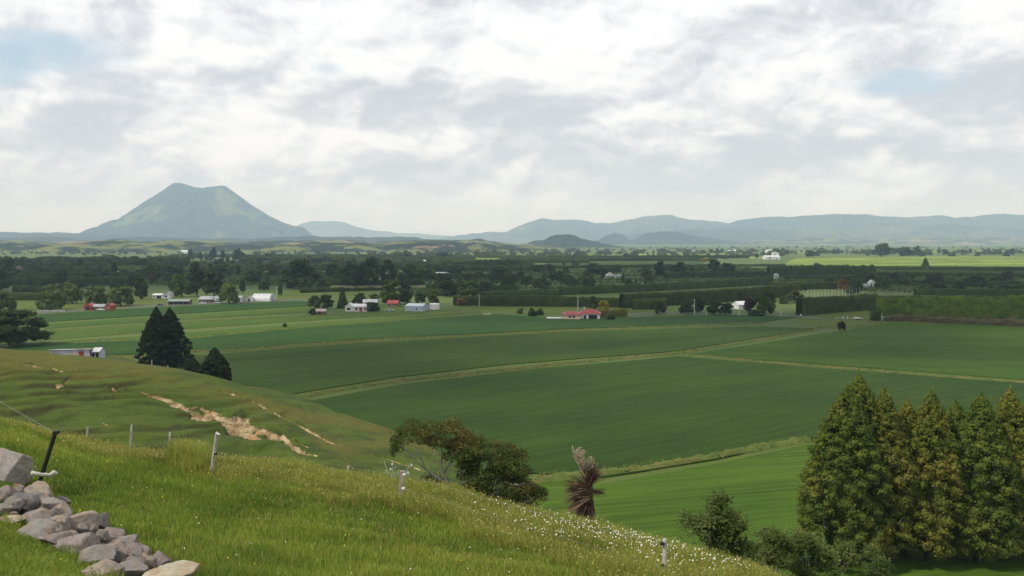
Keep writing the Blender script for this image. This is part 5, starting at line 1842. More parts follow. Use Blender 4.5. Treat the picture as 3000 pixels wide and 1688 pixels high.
# stock pens
r = empty('stock_pens', at(2470, 936), R(3))
tag(r, 'stock pens with pale posts and rails on the grass before the dark hedge', 'pen')
sc_ = depth_of(r.location) / F
for i, (dx, hh) in enumerate(((-22, 6), (-12, 5), (0, 10), (6, 9), (12, 11), (22, 7), (30, 6))):
    MB().box((dx * sc_, (i % 2) * 2.0, hh * sc_ / 2), (0.28, 0.28, hh * sc_), top=0.85).build('pen_post', M['white'] if i in (2, 3, 4) else M['post_wood'], r)
for z in (0.5, 0.95):
    MB().box((4 * sc_, -0.2, z), (52 * sc_, 0.06, 0.14)).build('rail', M['post_wood'], r)
# pale orchard poles
OP = [(x, y) for x, y in zip(np.linspace(2345, 2528, 19), np.linspace(876, 866, 19))]
opm = None
for i, (x, y) in enumerate(OP):
    p = at(x, y)
    h = (20 + 7 * ((i * 7) % 5) / 5) / F * depth_of(p)
    if opm is None:
        b_ = MB().tube([(0, 0, -0.05), (0.02, 0, 0.5), (0, 0, 1.0)], [0.011, 0.010, 0.008], 8)
        o = b_.build('orchard_pole', M['pole'])
        opm = o.data
    else:
        o = link('orchard_pole', opm)
    o.location = p
    o.scale = (13, 13, h)
    tag(o, 'pale thin pole in the row of orchard poles before the dark hedge', 'pole', 'pale orchard poles')

# ------------------------------------------------------------------ the large trees
def crown_obj(parent, blobs, n, size, seed, mat, aspect=1.5, jit=0.6, core=0.78, shell=(0.8, 1.12), name='crown'):
    V, Q = crown_data(blobs, n, size, seed, aspect, jit, core, shell)
    return link(name, np_mesh(name, V, Q, mats=[mat]), parent)


def conifer_blobs(hh, w, seed, n=150, power=0.75, low=0.06, bulge=0.55, s0=0.9, s1=1.35):
    r = random.Random(seed)
    B = []
    for i in range(n):
        t = (i + r.random()) / n
        z = hh * (low + (0.985 - low) * t ** 1.02)
        k = z / hh
        rad = w / 2 * min(1.0, ((1 - k) / (1 - bulge)) ** power if k > bulge else 0.88 + 0.12 * math.sin(k / bulge * math.pi))
        a = i * 2.39996 + r.uniform(-.3, .3)
        s = r.uniform(s0, s1) * (0.45 + 0.55 * min(1, (1 - k) * 3.2))
        q = max(0.0, rad - s * 0.55) * r.uniform(0.82, 1.08)
        B.append((q * math.cos(a), q * math.sin(a), z, s, s, s * r.uniform(0.65, 0.85) * (1.5 if k > 0.85 else 1.0)))
    for j in range(7):
        B.append((r.uniform(-.12, .12), r.uniform(-.12, .12), hh * (0.95 + 0.011 * j), 0.34 - 0.04 * j, 0.34 - 0.04 * j, 0.42))
    B.append((0, 0, hh * 0.4, w * 0.26, w * 0.26, hh * 0.36))
    B.append((0, 0, hh * 0.75, w * 0.12, w * 0.12, hh * 0.2))
    return B


def trunk_obj(parent, hh, r0, mat, lean=(0, 0), limbs=6, seed=0, low=0.2, high=0.8, reach=0.18):
    rr = random.Random(seed)
    b = MB()
    b.tube([(lean[0] * t * hh, lean[1] * t * hh, -0.4 + t * hh) for t in (0, .1, .3, .6, .92)], [r0 * 1.25, r0, r0 * .8, r0 * .5, r0 * .12], 9)
    for i in range(limbs):
        t = low + (high - low) * i / max(1, limbs - 1)
        a = i * 2.4 + rr.uniform(-.3, .3)
        L = hh * reach * (1.1 - t)
        b.tube([(0, 0, hh * t), (L * .5 * math.cos(a), L * .5 * math.sin(a), hh * t + L * .2), (L * math.cos(a), L * math.sin(a), hh * t + L * .25)], [r0 * .3, r0 * .2, r0 * .07], 6)
    return b.build('trunk', mat, parent, True)


M['cedar'] = foliage('cedar_foliage', (0.062, 0.098, 0.012), (0.125, 0.155, 0.020), 0.40, (0.160, 0.162, 0.026), 0.2, 0.3)
M['cedar_gold'] = foliage('golden_cedar_foliage', (0.080, 0.108, 0.013), (0.160, 0.160, 0.022), 0.40, (0.205, 0.178, 0.030), 0.2, 0.3)
M['thuja'] = foliage('thuja_foliage', (0.014, 0.026, 0.008), (0.028, 0.044, 0.012), 0.35, rnd=0.2)
M['manuka'] = foliage('manuka_foliage', (0.040, 0.060, 0.012), (0.095, 0.118, 0.024), 0.9, (0.125, 0.108, 0.028), 0.2, 0.1)
M['willow_bush'] = foliage('willow_bush_foliage', (0.070, 0.112, 0.022), (0.130, 0.170, 0.042), 0.9, (0.20, 0.235, 0.075), 0.25, 0.2)

BIG = [  # px x, top y, width px, base y, distance shift, gold, label
    (2470, 1142, 235, 1655, 0.0, 0, 'left front cedar of the big clump, with broad green shoulder'),
    (2505, 1100, 215, 1652, 2.2, 0, 'tallest cedar at the left of the big clump'),
    (2580, 1148, 190, 1650, 0.6, 1, 'golden tinged cedar just right of the tallest one'),
    (2648, 1182, 170, 1648, 2.4, 1, 'short cedar in the dip left of the slender pointed top'),
    (2718, 1152, 190, 1646, 0.0, 1, 'cedar with slender pointed golden top in the middle of the clump'),
    (2790, 1182, 175, 1644, 2.0, 0, 'lower green cedar right of the slender pointed top'),
    (2862, 1158, 205, 1642, -0.4, 0, 'dark green cedar with wide rounded top, third from the right end'),
    (2945, 1145, 190, 1640, 1.6, 1, 'tall rusty cedar second from the right end of the clump'),
    (3022, 1190, 200, 1638, -0.5, 0, 'cedar cut by the right frame edge'),
    (3120, 1170, 210, 1636, 1.0, 1, None),
]
for i, (px, yt, wpx, yb, dsh, gold, lb) in enumerate(BIG):
    if lb is None:
        continue
    base = at(px, yb)
    base.y += dsh
    base.x *= base.y / (base.y - dsh)
    dep = depth_of(base)
    hh = (H + (atd(px, yt, base.y).z - H))
    w = wpx / F * dep
    r = empty('cedar_tree', base, 0)
    tag(r, lb, 'tree', 'big cedars in a row at the edge of the bright pasture')
    mat = M['cedar_gold'] if gold else M['cedar']
    B = conifer_blobs(hh, w * 1.08, 300 + i, 330, 0.74, 0.10, 0.46, 0.42, 0.98)
    crown_obj(r, B, 46000, 0.23, 300 + i, mat, 1.7, 0.7, 0.70, (0.75, 1.30))
    trunk_obj(r, hh, 0.42, M['bark'], limbs=5, seed=i)
    # bare dead twigs poking out of the crown
    rr = random.Random(70 + i)
    for k in range(4):
        b = MB()
        a = rr.uniform(-2.6, -0.5)
        z = hh * rr.uniform(0.12, 0.55)
        q = w * 0.46
        p0 = Vector((q * math.cos(a), q * math.sin(a), z))
        p1 = p0 + Vector((rr.uniform(-.6, .6), -0.5, rr.uniform(-.2, 1.6)))
        b.tube([p0 * 0.8 + Vector((0, 0, z * 0.2)), p0, p1], [0.05, 0.04, 0.015], 5)
        b.build('dead_twig', M['bark_grey'], r)

THU = [
    (462, 902, 116, 1085, 280, 'left of the two dark conifers fused together behind the spur', 130),
    (501, 904, 124, 1088, 283, 'right of the two dark conifers fused together behind the spur', 130),
    (630, 1022, 100, 1130, 240, 'smaller dark teardrop conifer standing apart at the spur edge', 80),
    (566, 1052, 56, 1105, 262, 'low dark conifer at the right foot of the fused pair', 50),
]
for i, (px, yt, wpx, yb, d, lb, nb) in enumerate(THU):
    base = atd(px, yb, d)
    base.z = float(gz(base.x, base.y)) - 0.3
    hh = atd(px, yt, d).z - base.z
    w = wpx / F * d
    r = empty('conifer_tree', base, 0)
    tag(r, lb, 'tree', 'dark conifers behind the spur')
    crown_obj(r, conifer_blobs(hh, w, 400 + i, nb, 0.8, 0.03, 0.30, 0.7, 1.15), 14000, 0.42, 400 + i, M['thuja'], 1.6, 0.6, 0.8)
    trunk_obj(r, hh, 0.35, M['bark'], limbs=4, seed=i)
    LANDMARKS.append((px, yt + 60, 'the fused dark conifers'))

# ---- windswept manuka on the slope
D_M = 58.0


def zp(zx, zy, x0, y0, d):
    p = atd(x0 + 0.29126 * zx, y0 + 0.29126 * zy, d)
    return p


mb_ = zp(900, 1010, 1100, 1166, D_M)
mb_.z = float(gz(mb_.x, mb_.y)) - 0.1
r = empty('manuka_tree', mb_, 0)
tag(r, 'windswept olive brown tree with bare grey branches on the slope', 'tree')
rr = random.Random(11)
MBL = [(300, 360, 110, 60), (420, 325, 120, 55), (560, 290, 130, 55), (690, 300, 120, 55), (810, 345, 95, 55), (245, 440, 60, 65), (200, 520, 38, 40), (640, 425, 110, 45), (800, 440, 120, 65),
       (950, 430, 105, 55), (900, 520, 110, 55), (1050, 500, 110, 65), (1150, 520, 100, 55), (1320, 540, 110, 55), (1420, 600, 90, 60), (1200, 620, 120, 65), (1350, 680, 140, 75), (1150, 720, 140, 75),
       (1000, 640, 85, 50), (1460, 760, 120, 70), (1300, 820, 140, 75), (1100, 830, 110, 60), (1500, 860, 110, 65), (1560, 950, 120, 65), (1650, 985, 80, 35), (1400, 900, 120, 65), (560, 840, 100, 55),
       (650, 885, 80, 38), (460, 845, 40, 30), (900, 640, 120, 60), (780, 560, 110, 50), (960, 740, 110, 60), (1030, 900, 120, 55), (900, 830, 90, 45), (1250, 950, 150, 55), (1090, 970, 120, 45), (1500, 1000, 140, 50), (520, 420, 90, 40)]
k = 0.29126 / F * D_M
B = []
for (zx, zy, a, b_) in MBL:
    p = zp(zx, zy, 1100, 1166, D_M) - mb_
    for j in range(4):
        B.append((p.x + rr.uniform(-.75, .75) * a * k, rr.uniform(-1.4, 1.4), p.z + rr.uniform(-.6, .6) * b_ * k, a * k * 0.66, a * k * 0.75, b_ * k * 0.66))
crown_obj(r, B, 64000, 0.10, 77, M['manuka'], 1.8, 0.9, 0.36, (0.35, 1.4))
b = MB()


def limb(pts, r0, n=7, jit=0.05, dz=0):
    q = [zp(x, y, 1100, 1166, D_M) - mb_ + Vector((rr.uniform(-jit, jit), dz + rr.uniform(-.3, .3), rr.uniform(-jit, jit))) for x, y in pts]
    b.tube(q, [r0 * (1 - 0.8 * i / (len(q) - 1)) for i in range(len(q))], n)


limb([(900, 1030), (860, 960), (760, 880), (690, 780), (660, 680), (670, 560), (640, 430), (600, 330)], 0.13)
limb([(850, 950), (700, 860), (560, 780), (500, 720), (440, 560), (370, 440), (320, 370)], 0.10)
limb([(500, 730), (420, 640), (330, 560), (240, 470)], 0.05)
limb([(690, 760), (760, 640), (820, 520), (860, 430)], 0.07)
limb([(940, 1000), (900, 880), (860, 760), (920, 620), (960, 500)], 0.11)
limb([(940, 990), (1010, 880), (1080, 760), (1160, 640), (1260, 560)], 0.11)
limb([(960, 1000), (1100, 920), (1240, 860), (1380, 780), (1440, 700)], 0.10)
for i in range(60):
    x, y = rr.uniform(860, 1500), rr.uniform(810, 1010)
    limb([(x, y), (x + rr.uniform(-60, 90), y - rr.uniform(-20, 60)), (x + rr.uniform(-120, 180), y - rr.uniform(-30, 120))], rr.uniform(0.025, 0.05), 5, 0.08, rr.uniform(-1.6, 0.2))
for i in range(14):
    x, y = rr.uniform(440, 860), rr.uniform(560, 860)
    limb([(x, y), (x + rr.uniform(-30, 30), y - 60), (x + rr.uniform(-70, 70), y - 130)], 0.025, 5, 0.05, rr.uniform(-1, 1))
b.build('trunk', M['bark_grey'], r, True)

# ---- wind-blown cabbage tree
D_P = 41.0


def pp(zx, zy):
    return atd(1600 + 0.29126 * zx, 1266 + 0.29126 * zy, D_P)


pb = pp(445, 990)
pb.z = float(gz(pb.x, pb.y)) - 0.1
r = empty('cabbage_tree', pb, 0)
tag(r, 'purplish brown cabbage tree with wind blown leaves and cream flower plume', 'tree')
b = MB()
b.tube([Vector((pp(x, y).x - pb.x, 0, pp(x, y).z - pb.z)) for x, y in ((445, 1060), (455, 920), (472, 800), (458, 700), (455, 630), (470, 590), (450, 520))], [0.10, 0.085, 0.075, 0.07, 0.07, 0.065, 0.05], 9)
b.build('trunk', M['bark'], r, True)
M['sword_leaf'] = foliage('purple_sword_leaf', (0.075, 0.044, 0.036), (0.150, 0.092, 0.070), 3.0, (0.25, 0.175, 0.10), 0.15, 0.1)
M['plume'] = foliage('cream_plume', (0.42, 0.33, 0.22), (0.58, 0.49, 0.36), 6.0)


def sword_leaves(origin, n, dirs, L, wdt, bend, seed, spread):
    rng = np.random.default_rng(seed)
    Vs, Qs = [], []
    for i in range(n):
        d0 = np.array(dirs[int(rng.integers(0, len(dirs)))], float)
        d = d0 + rng.normal(0, spread, 3)
        d /= np.linalg.norm(d)
        ln = L * rng.uniform(0.45, 1.15)
        side = np.cross(d, rng.normal(0, 1, 3))
        side /= np.linalg.norm(side)
        p = np.array(origin, float) + rng.normal(0, 0.06, 3)
        pts, m = [], 5
        for j in range(m + 1):
            t = j / m
            ww = wdt * (0.7 + 0.6 * t) * (1 - t) ** 0.6 + 0.004
            pts.append((p - side * ww, p + side * ww))
            dd = d + np.array([-0.10, 0, -bend]) * t * 2
            dd /= np.linalg.norm(dd)
            p = p + dd * ln / m
        o = len(Vs)
        for a, c in pts:
            Vs += [a, c]
        for j in range(m):
            Qs.append((o + 2 * j, o + 2 * j + 1, o + 2 * j + 3, o + 2 * j + 2))
    return np.array(Vs), np.array(Qs)


def pl(zx, zy):
    p = pp(zx, zy)
    return (p.x - pb.x, 0.0, p.z - pb.z)


parts = []
parts.append(sword_leaves(pl(430, 520), 260, [(0.55, 0, 1), (0.25, .2, 1.2), (0.75, -.2, 0.9), (0.1, 0, 1)], 1.10, 0.016, 0.08, 1, 0.28))
parts.append(sword_leaves(pl(440, 580), 300, [(-1, 0, 0.45), (-1, .2, 0.15), (-0.9, -.2, 0.75), (-1, 0, -0.1)], 1.25, 0.016, 0.20, 2, 0.30))
parts.append(sword_leaves(pl(445, 650), 260, [(-1, 0, -0.25), (-1, .2, -0.45), (-.85, -.2, -0.6)], 1.35, 0.016, 0.16, 3, 0.26))
parts.append(sword_leaves(pl(450, 700), 240, [(-0.75, 0, -1), (-.45, .2, -1), (-.2, -.2, -1), (-0.05, 0, -1)], 1.15, 0.016, 0.10, 4, 0.22))
parts.append(sword_leaves(pl(470, 600), 50, [(1, 0, 0.05), (1, .2, -.1)], 0.7, 0.014, 0.15, 5, 0.15))
off, VV, QQ = 0, [], []
for v, q in parts:
    VV.append(v)
    QQ.append(q + off)
    off += len(v)
link('leaves', np_mesh('leaves', np.concatenate(VV), np.concatenate(QQ), mats=[M['sword_leaf']]), r)
b = MB()
rr = random.Random(8)
p0, p1 = Vector(pl(400, 470)), Vector(pl(262, 180))
b.tube([p0, p0.lerp(p1, 0.5) + Vector((0.03, 0, 0)), p1], [0.03, 0.02, 0.008], 6)
grains = []
for i in range(60):
    t = rr.uniform(0.05, 0.95)
    base = p0.lerp(p1, t)
    L = 0.80 * (1 - t * 0.70)
    a = rr.uniform(0, 6.28)
    e = base + Vector((math.cos(a) * L * 0.7 + 0.10, math.sin(a) * L * 0.6, L * 0.95))
    b.tube([base, base.lerp(e, 0.5) + Vector((0, 0, 0.02)), e], [0.008, 0.006, 0.003], 4, False)
    for k_i in range(34):
        q = base.lerp(e, rr.uniform(0.15, 1.05)) + Vector((rr.uniform(-1, 1), rr.uniform(-1, 1), rr.uniform(-1, 1))) * 0.035
        grains.append(tuple(q))
gr = np.array(grains)
rng = np.random.default_rng(4)
Vg, Qg = leaf_quads(gr, rng.normal(0, 1, gr.shape), 0.055, rng, 1.3, 0.5)
b.add(Vg.tolist(), Qg.tolist())
b.build('flower_plume', M['plume'], r)

# ---- feathery willow bushes below the slope
WB = [
    ('feathery grey green bush behind the daisy bank, right of the white topped post', 44.0, [(1800, 850, 120, 100), (1650, 990, 200, 110), (1850, 1000, 160, 110), (1500, 930, 90, 70), (1750, 1130, 210, 130), (1900, 1190, 150, 100), (1790, 735, 70, 40), (1620, 880, 110, 60), (1900, 900, 70, 60)]),
    ('low feathery bush between the grey green bush and the cedar clump', 49.0, [(2150, 1150, 140, 110), (2300, 1110, 160, 110), (2080, 1260, 150, 120), (2270, 1300, 230, 140), (2420, 1200, 120, 100)]),
    ('feathery bush in front of the left cedar trunk', 52.0, [(2450, 1130, 150, 110), (2600, 1050, 110, 80), (2560, 1200, 190, 140), (2760, 1160, 150, 110), (2850, 1280, 180, 130), (2700, 1330, 260, 150), (3050, 1280, 110, 80), (2450, 1340, 180, 120)]),
    ('small leafy sprig bush at the far right foot of the feathery bushes', 56.0, [(3330, 1260, 60, 40), (3380, 1330, 80, 60), (3300, 1380, 110, 70)]),
]
for i, (lb, d, bl) in enumerate(WB):
    cx = sum(q[0] for q in bl) / len(bl)
    p0 = atd(1600 + 0.29126 * cx, 1690, d)
    p0.z = float(gz(p0.x, p0.y)) - 0.1
    r = empty('willow_bush', p0, 0)
    tag(r, lb, 'bush', 'feathery bushes below the daisy bank')
    rr = random.Random(50 + i)
    k = 0.29126 / F * d
    B = []
    for (zx, zy, a, b_) in bl:
        p = atd(1600 + 0.29126 * zx, 1266 + 0.29126 * zy, d) - p0
        for j in range(3):
            B.append((p.x + rr.uniform(-.6, .6) * a * k, rr.uniform(-.9, .9), p.z + rr.uniform(-.5, .5) * b_ * k, a * k * .55, a * k * .6, b_ * k * .6))
    Vw, Qw = crown_data([(q[0], q[1], q[2], q[3] * .7, q[4] * .7, q[5] * .7) for q in B], 3500 * len(bl), 0.075, 500 + i, 3.0, 1.0, 0.35, (0.3, 1.2))
    rgw = np.random.default_rng(40 + i)
    Vs_, Qs_, o_ = [Vw], [Qw], len(Vw)
    cen, nrm_ = [], []
    for t_ in range(120 * len(bl)):
        q = B[int(rgw.integers(0, len(B)))]
        p_ = np.array(q[:3]) + rgw.normal(0, 0.4, 3) * np.array(q[3:])
        dv = rgw.normal(0, 0.6, 3) + np.array([-0.25, -0.1, 0.75])
        dv /= np.linalg.norm(dv)
        L_w = rgw.uniform(0.35, 0.95)
        for u_ in np.linspace(0.1, 1, 22):
            cen.append(p_ + dv * L_w * u_ + np.array([-0.30, 0, -0.22]) * (u_ ** 2) * L_w + rgw.normal(0, 0.022, 3))
            nrm_.append(rgw.normal(0, 1, 3))
    Va, Qa = leaf_quads(np.array(cen), np.array(nrm_), 0.062, rgw, 2.8, 0.3)
    link('crown', np_mesh('crown', np.concatenate([Vw, Va]), np.concatenate([Qw, Qa + len(Vw)]), mats=[M['willow_bush']]), r)
    b = MB()
    for j in range(26):
        q = B[rr.randrange(len(B))]
        e = Vector((q[0] + rr.uniform(-.3, .3), q[1], q[2] + rr.uniform(0.1, .5)))
        s_ = Vector((q[0] * 0.35, q[1] * 0.4, 0))
        b.tube([s_, s_.lerp(e, 0.55) + Vector((rr.uniform(-.15, .15), 0, 0.1)), e], [0.035, 0.02, 0.005], 5)
    b.build('branches', M['bark_grey'], r, True)


# ------------------------------------------------------------------ fence on the slope
def post(name, label, x_top, y_top, x_bot, y_bot, d, rad, mat, square=False, group='fence posts along the slope', sink=0.35):
    t = atd(x_top, y_top, d)
    q = atd(x_bot, y_bot, d)
    g = float(gz(q.x, q.y))
    ax = (t - q).normalized()
    base = q + ax * ((g - 0.05 - q.z) / ax.z) if q.z > g - 0.05 else q
    root = empty(name, base, 0)
    tag(root, label, 'fence post', group)
    v = t - base
    b = MB()
    if square:
        b.tube([(-v * 0.02), v * 0.5, v], rad, 4)
    else:
        b.tube([(-v * 0.02), v * 0.3, v * 0.97, v], [rad, rad * 0.97, rad * 0.94, rad * 0.6], 10)
    b.build('shaft', mat, root)
    return root, base, t


def insul(root, base, top, frac, mat, size=0.035, side=1):
    p = (top - base) * frac
    MB().tube([p + Vector((side * 0.03, -0.03, 0)), p + Vector((side * 0.10, -0.06, 0))], size, 8).build('insulator', mat, root)
    return base + p + Vector((side * 0.10, -0.06, 0))


r1, b1, t1 = post('fence_post', 'pale leaning fence post standing beside the grass mound', 636, 1266, 618, 1392, hit(618, 1392).y, 0.045, M['post_wood'])
w1 = [insul(r1, b1, t1, 0.96, M['white'], 0.03), insul(r1, b1, t1, 0.52, M['black_post'], 0.035)]
r2, b2, t2 = post('strainer_post', 'square timber post with round white insulators left of the windswept tree', 1179, 1380, 1174, 1470, hit(1174, 1466).y, 0.09, M['post_brown'], True)
w2 = [insul(r2, b2, t2, 0.9, M['white'], 0.05), insul(r2, b2, t2, 0.45, M['white'], 0.05)]
r3, b3, t3 = post('fence_post', 'grey fence post rising from the daisy bank at the bottom', 1948, 1578, 1947, 1705, hit(1947, 1700).y, 0.05, M['post_wood'])
w3 = [insul(r3, b3, t3, 0.9, M['black_post'], 0.035, -1), insul(r3, b3, t3, 0.42, M['black_post'], 0.035, -1)]
r4, b4, t4 = post('fence_post', 'thin pale post right of the leaning black post', 257, 1250, 251, 1330, 29, 0.036, M['post_wood'])
r5, b5, t5 = post('fence_post', 'thin pale post second right of the leaning black post', 386, 1244, 381, 1345, 29.5, 0.036, M['post_wood'])
r6, b6, t6 = post('fence_post', 'thin pale post left of the grass mound', 498, 1266, 495, 1362, 29.5, 0.036, M['post_wood'])
r7, b7, t7 = post('fence_post', 'short pale fence post on the crest between mound and timber post', 1021, 1365, 1019, 1415, 31, 0.05, M['post_wood'])
r8, b8, t8 = post('fence_stub', 'stubby brown post behind the grass mound', 585, 1290, 584, 1335, 29.5, 0.05, M['post_brown'])
w7 = [b7 + (t7 - b7) * 0.95, b7 + (t7 - b7) * 0.55]
# posts along the far crest of the spur
for (x, y0, y1, d, lb) in ((263, 1034, 1060, 199, 'white post in front of the long rusty shed'), (445, 1055, 1074, 197, 'white post on the spur crest before the fused conifers'), (492, 1070, 1090, 196, 'faint thin post on the spur crest under the right fused conifer')):
    p = atd(x, y1, d)
    p.z = float(gz(p.x, p.y))
    tp = atd(x, y0, d)
    o = MB().tube([(0, 0, -0.2), (0, 0, tp.z - p.z)], [0.10, 0.08], 8).build('spur_post', M['post_wood'])
    o.location = p
    tag(o, lb, 'fence post', 'white posts on the spur crest')
# leaning black post and pale branch by the boulder
r9, b9, t9 = post('leaning_post', 'leaning black steel post beside the big grey boulder', 162, 1268, 112, 1424, 16.0, 0.042, M['black_post'], group=None)
q9 = t9 - b9
MB().box(q9 * 1.0 + Vector((0.015, 0, 0.005)), (0.10, 0.09, 0.06)).build('cap', M['black_post'], r9)
pA, pB = atd(92, 1385, 15.6), atd(168, 1388, 15.9)
b = MB()
L_ = pB - pA
b.tube([(0, 0, 0), L_ * 0.35 + Vector((0, 0, -0.03)), L_ * 0.7 + Vector((0, 0, -0.035)), L_ * 0.85 + Vector((0, 0, 0.02)), L_], [0.035, 0.034, 0.036, 0.05, 0.03], 9)
b.tube([L_ * 0.8, L_ * 0.9 + Vector((0, 0, 0.05))], [0.03, 0.012], 6)
o = b.build('branch', plain('bleached_wood', (0.52, 0.50, 0.42), 0.8, 0.15, 5), None, True)
o.location = pA
tag(o, 'bleached white branch lying behind the leaning black post', 'branch')


def wire(label, pts, rad=0.0028):
    o = MB()
    P = []
    for a, c in zip(pts[:-1], pts[1:]):
        for i in range(8):
            t = i / 8
            P.append(a.lerp(c, t) + Vector((0, 0, -0.25 * t * (1 - t) * min(1, (c - a).length / 12))))
    P.append(pts[-1])
    org = P[0].copy()
    o.tube([p - org for p in P], rad, 5)
    ob = o.build('fence_wire', M['wire'])
    ob.location = org
    return tag(ob, label, 'wire', 'fence wires on the slope')


wire('upper wire between the leaning pale post and the timber post', [w1[0], w7[0], w2[0]])
wire('lower wire between the leaning pale post and the timber post', [w1[1], w7[1], w2[1]])
wire('upper wire from the timber post down to the daisy bank post', [w2[0], w3[0]])
wire('lower wire from the timber post down to the daisy bank post', [w2[1], w3[1]])
wire('wire rising to the left from the top of the leaning black post', [t9, atd(-60, 1140, 17.5)], 0.004)

# pale thistle by the timber post
p = atd(1152, 1450, 29.5)
p.z = float(gz(p.x, p.y))
r = empty('thistle', p, 0)
tag(r, 'pale thistle clump with whitish heads left of the timber post', 'weed')
b, hb_ = MB(), MB()
rr = random.Random(3)
for i in range(12):
    e = Vector((rr.uniform(-.35, .75), rr.uniform(-.2, .2), rr.uniform(.35, .85)))
    s_ = Vector((e.x * .3, 0, 0))
    b.tube([s_, s_.lerp(e, .5) + Vector((0, 0, .08)), e], [0.014, 0.01, 0.005], 5)
    for j in range(5):
        q = s_.lerp(e, rr.uniform(.2, .9))
        b.tube([q, q + Vector((rr.uniform(-.15, .15), rr.uniform(-.1, .1), rr.uniform(-.02, .1)))], [0.012, 0.003], 4)
    if i % 3 == 0:
        hb_.box(e, (0.06, 0.06, 0.06), top=0.6)
b.build('stems', plain('thistle_stem', (0.30, 0.36, 0.26), 0.8, 0.2), r)
hb_.build('heads', M['white'], r)

# ------------------------------------------------------------------ rocks of the tumbled wall
def rock_mat(name, a, c, t):
    m, nt, b = new_mat(name)
    p = pos(nt, True)
    f = noise(nt, p, 3.0, 8, 0.7, 0.4)
    g = noise(nt, vmth(nt, 'ADD', p, (5, 2, 8)), 1.4, 4, 0.6)
    h = noise(nt, p, 14.0, 5, 0.75)
    col = mixc(nt, sstep(nt, f, 0.35, 0.65), a, c)
    col = mixc(nt, mth(nt, 'MULTIPLY', sstep(nt, g, 0.50, 0.62), 0.75), col, t)
    col = mixc(nt, mth(nt, 'MULTIPLY', sstep(nt, h, 0.52, 0.72), 0.45), col, tuple(x * 0.45 for x in a))
    nt.links.new(col, b.inputs['Base Color'])
    bp = nd(nt, 'ShaderNodeBump')
    bp.inputs['Strength'].default_value = 1.0
    bp.inputs['Distance'].default_value = 0.08
    nt.links.new(mth(nt, 'ADD', f, mth(nt, 'MULTIPLY', h, 0.6)), bp.inputs['Height'])
    nt.links.new(bp.outputs[0], b.inputs['Normal'])
    b.inputs['Roughness'].default_value = 0.9
    b.inputs['Specular IOR Level'].default_value = 0.15
    return m


RM = {
    'grey': rock_mat('grey_rock', (0.324, 0.290, 0.262), (0.455, 0.414, 0.373), (0.414, 0.338, 0.269)),
    'tan': rock_mat('tan_rock', (0.414, 0.324, 0.248), (0.580, 0.469, 0.373), (0.373, 0.324, 0.290)),
    'dark': rock_mat('dark_rock', (0.179, 0.168, 0.168), (0.297, 0.276, 0.269), (0.359, 0.297, 0.248)),
    'mauve': rock_mat('mauve_rock', (0.352, 0.297, 0.269), (0.483, 0.414, 0.380), (0.317, 0.228, 0.186)),
    'cream': rock_mat('cream_rock', (0.593, 0.504, 0.359), (0.720, 0.649, 0.483), (0.552, 0.400, 0.248)),
    'rust': rock_mat('rusty_rock', (0.386, 0.179, 0.083), (0.524, 0.276, 0.138), (0.248, 0.152, 0.110)),
}


def rock_mesh(seed, facets=9, sub=4):
    rng = np.random.default_rng(seed)
    bm = bmesh.new()
    bmesh.ops.create_icosphere(bm, subdivisions=sub, radius=1.0)
    V = np.array([v.co[:] for v in bm.verts])
    N = rng.normal(0, 1, (facets, 3))
    N /= np.linalg.norm(N, axis=1, keepdims=True)
    dist = rng.uniform(0.50, 0.84, facets)
    dots = V @ N.T
    rr_ = np.where(dots > 0.05, dist / np.maximum(dots, 0.05), 9.0)
    rr_ = np.concatenate([rr_, np.ones((len(V), 1))], 1)
    kk = 70.0
    rad = -np.log(np.exp(-kk * np.minimum(rr_, 3)).sum(1)) / kk
    q = V * rad[:, None]
    rad = rad * (1 + 0.085 * fbm(q[:, 0] * 2.2 + q[:, 2] * 1.3 + seed, q[:, 1] * 2.2 - q[:, 2] * 1.1, seed, 5) + 0.055 * fbm(q[:, 0] * 9 + q[:, 2] * 5, q[:, 1] * 9 + seed - q[:, 2] * 4, seed, 3))
    V = V * rad[:, None]
    mx = np.abs(V).max(0)
    V = V / mx
    for v, c in zip(bm.verts, V):
        v.co = c
    me = bpy.data.meshes.new('rock')
    bm.to_mesh(me)
    bm.free()
    me.polygons.foreach_set('use_smooth', [True] * len(me.polygons))
    return me


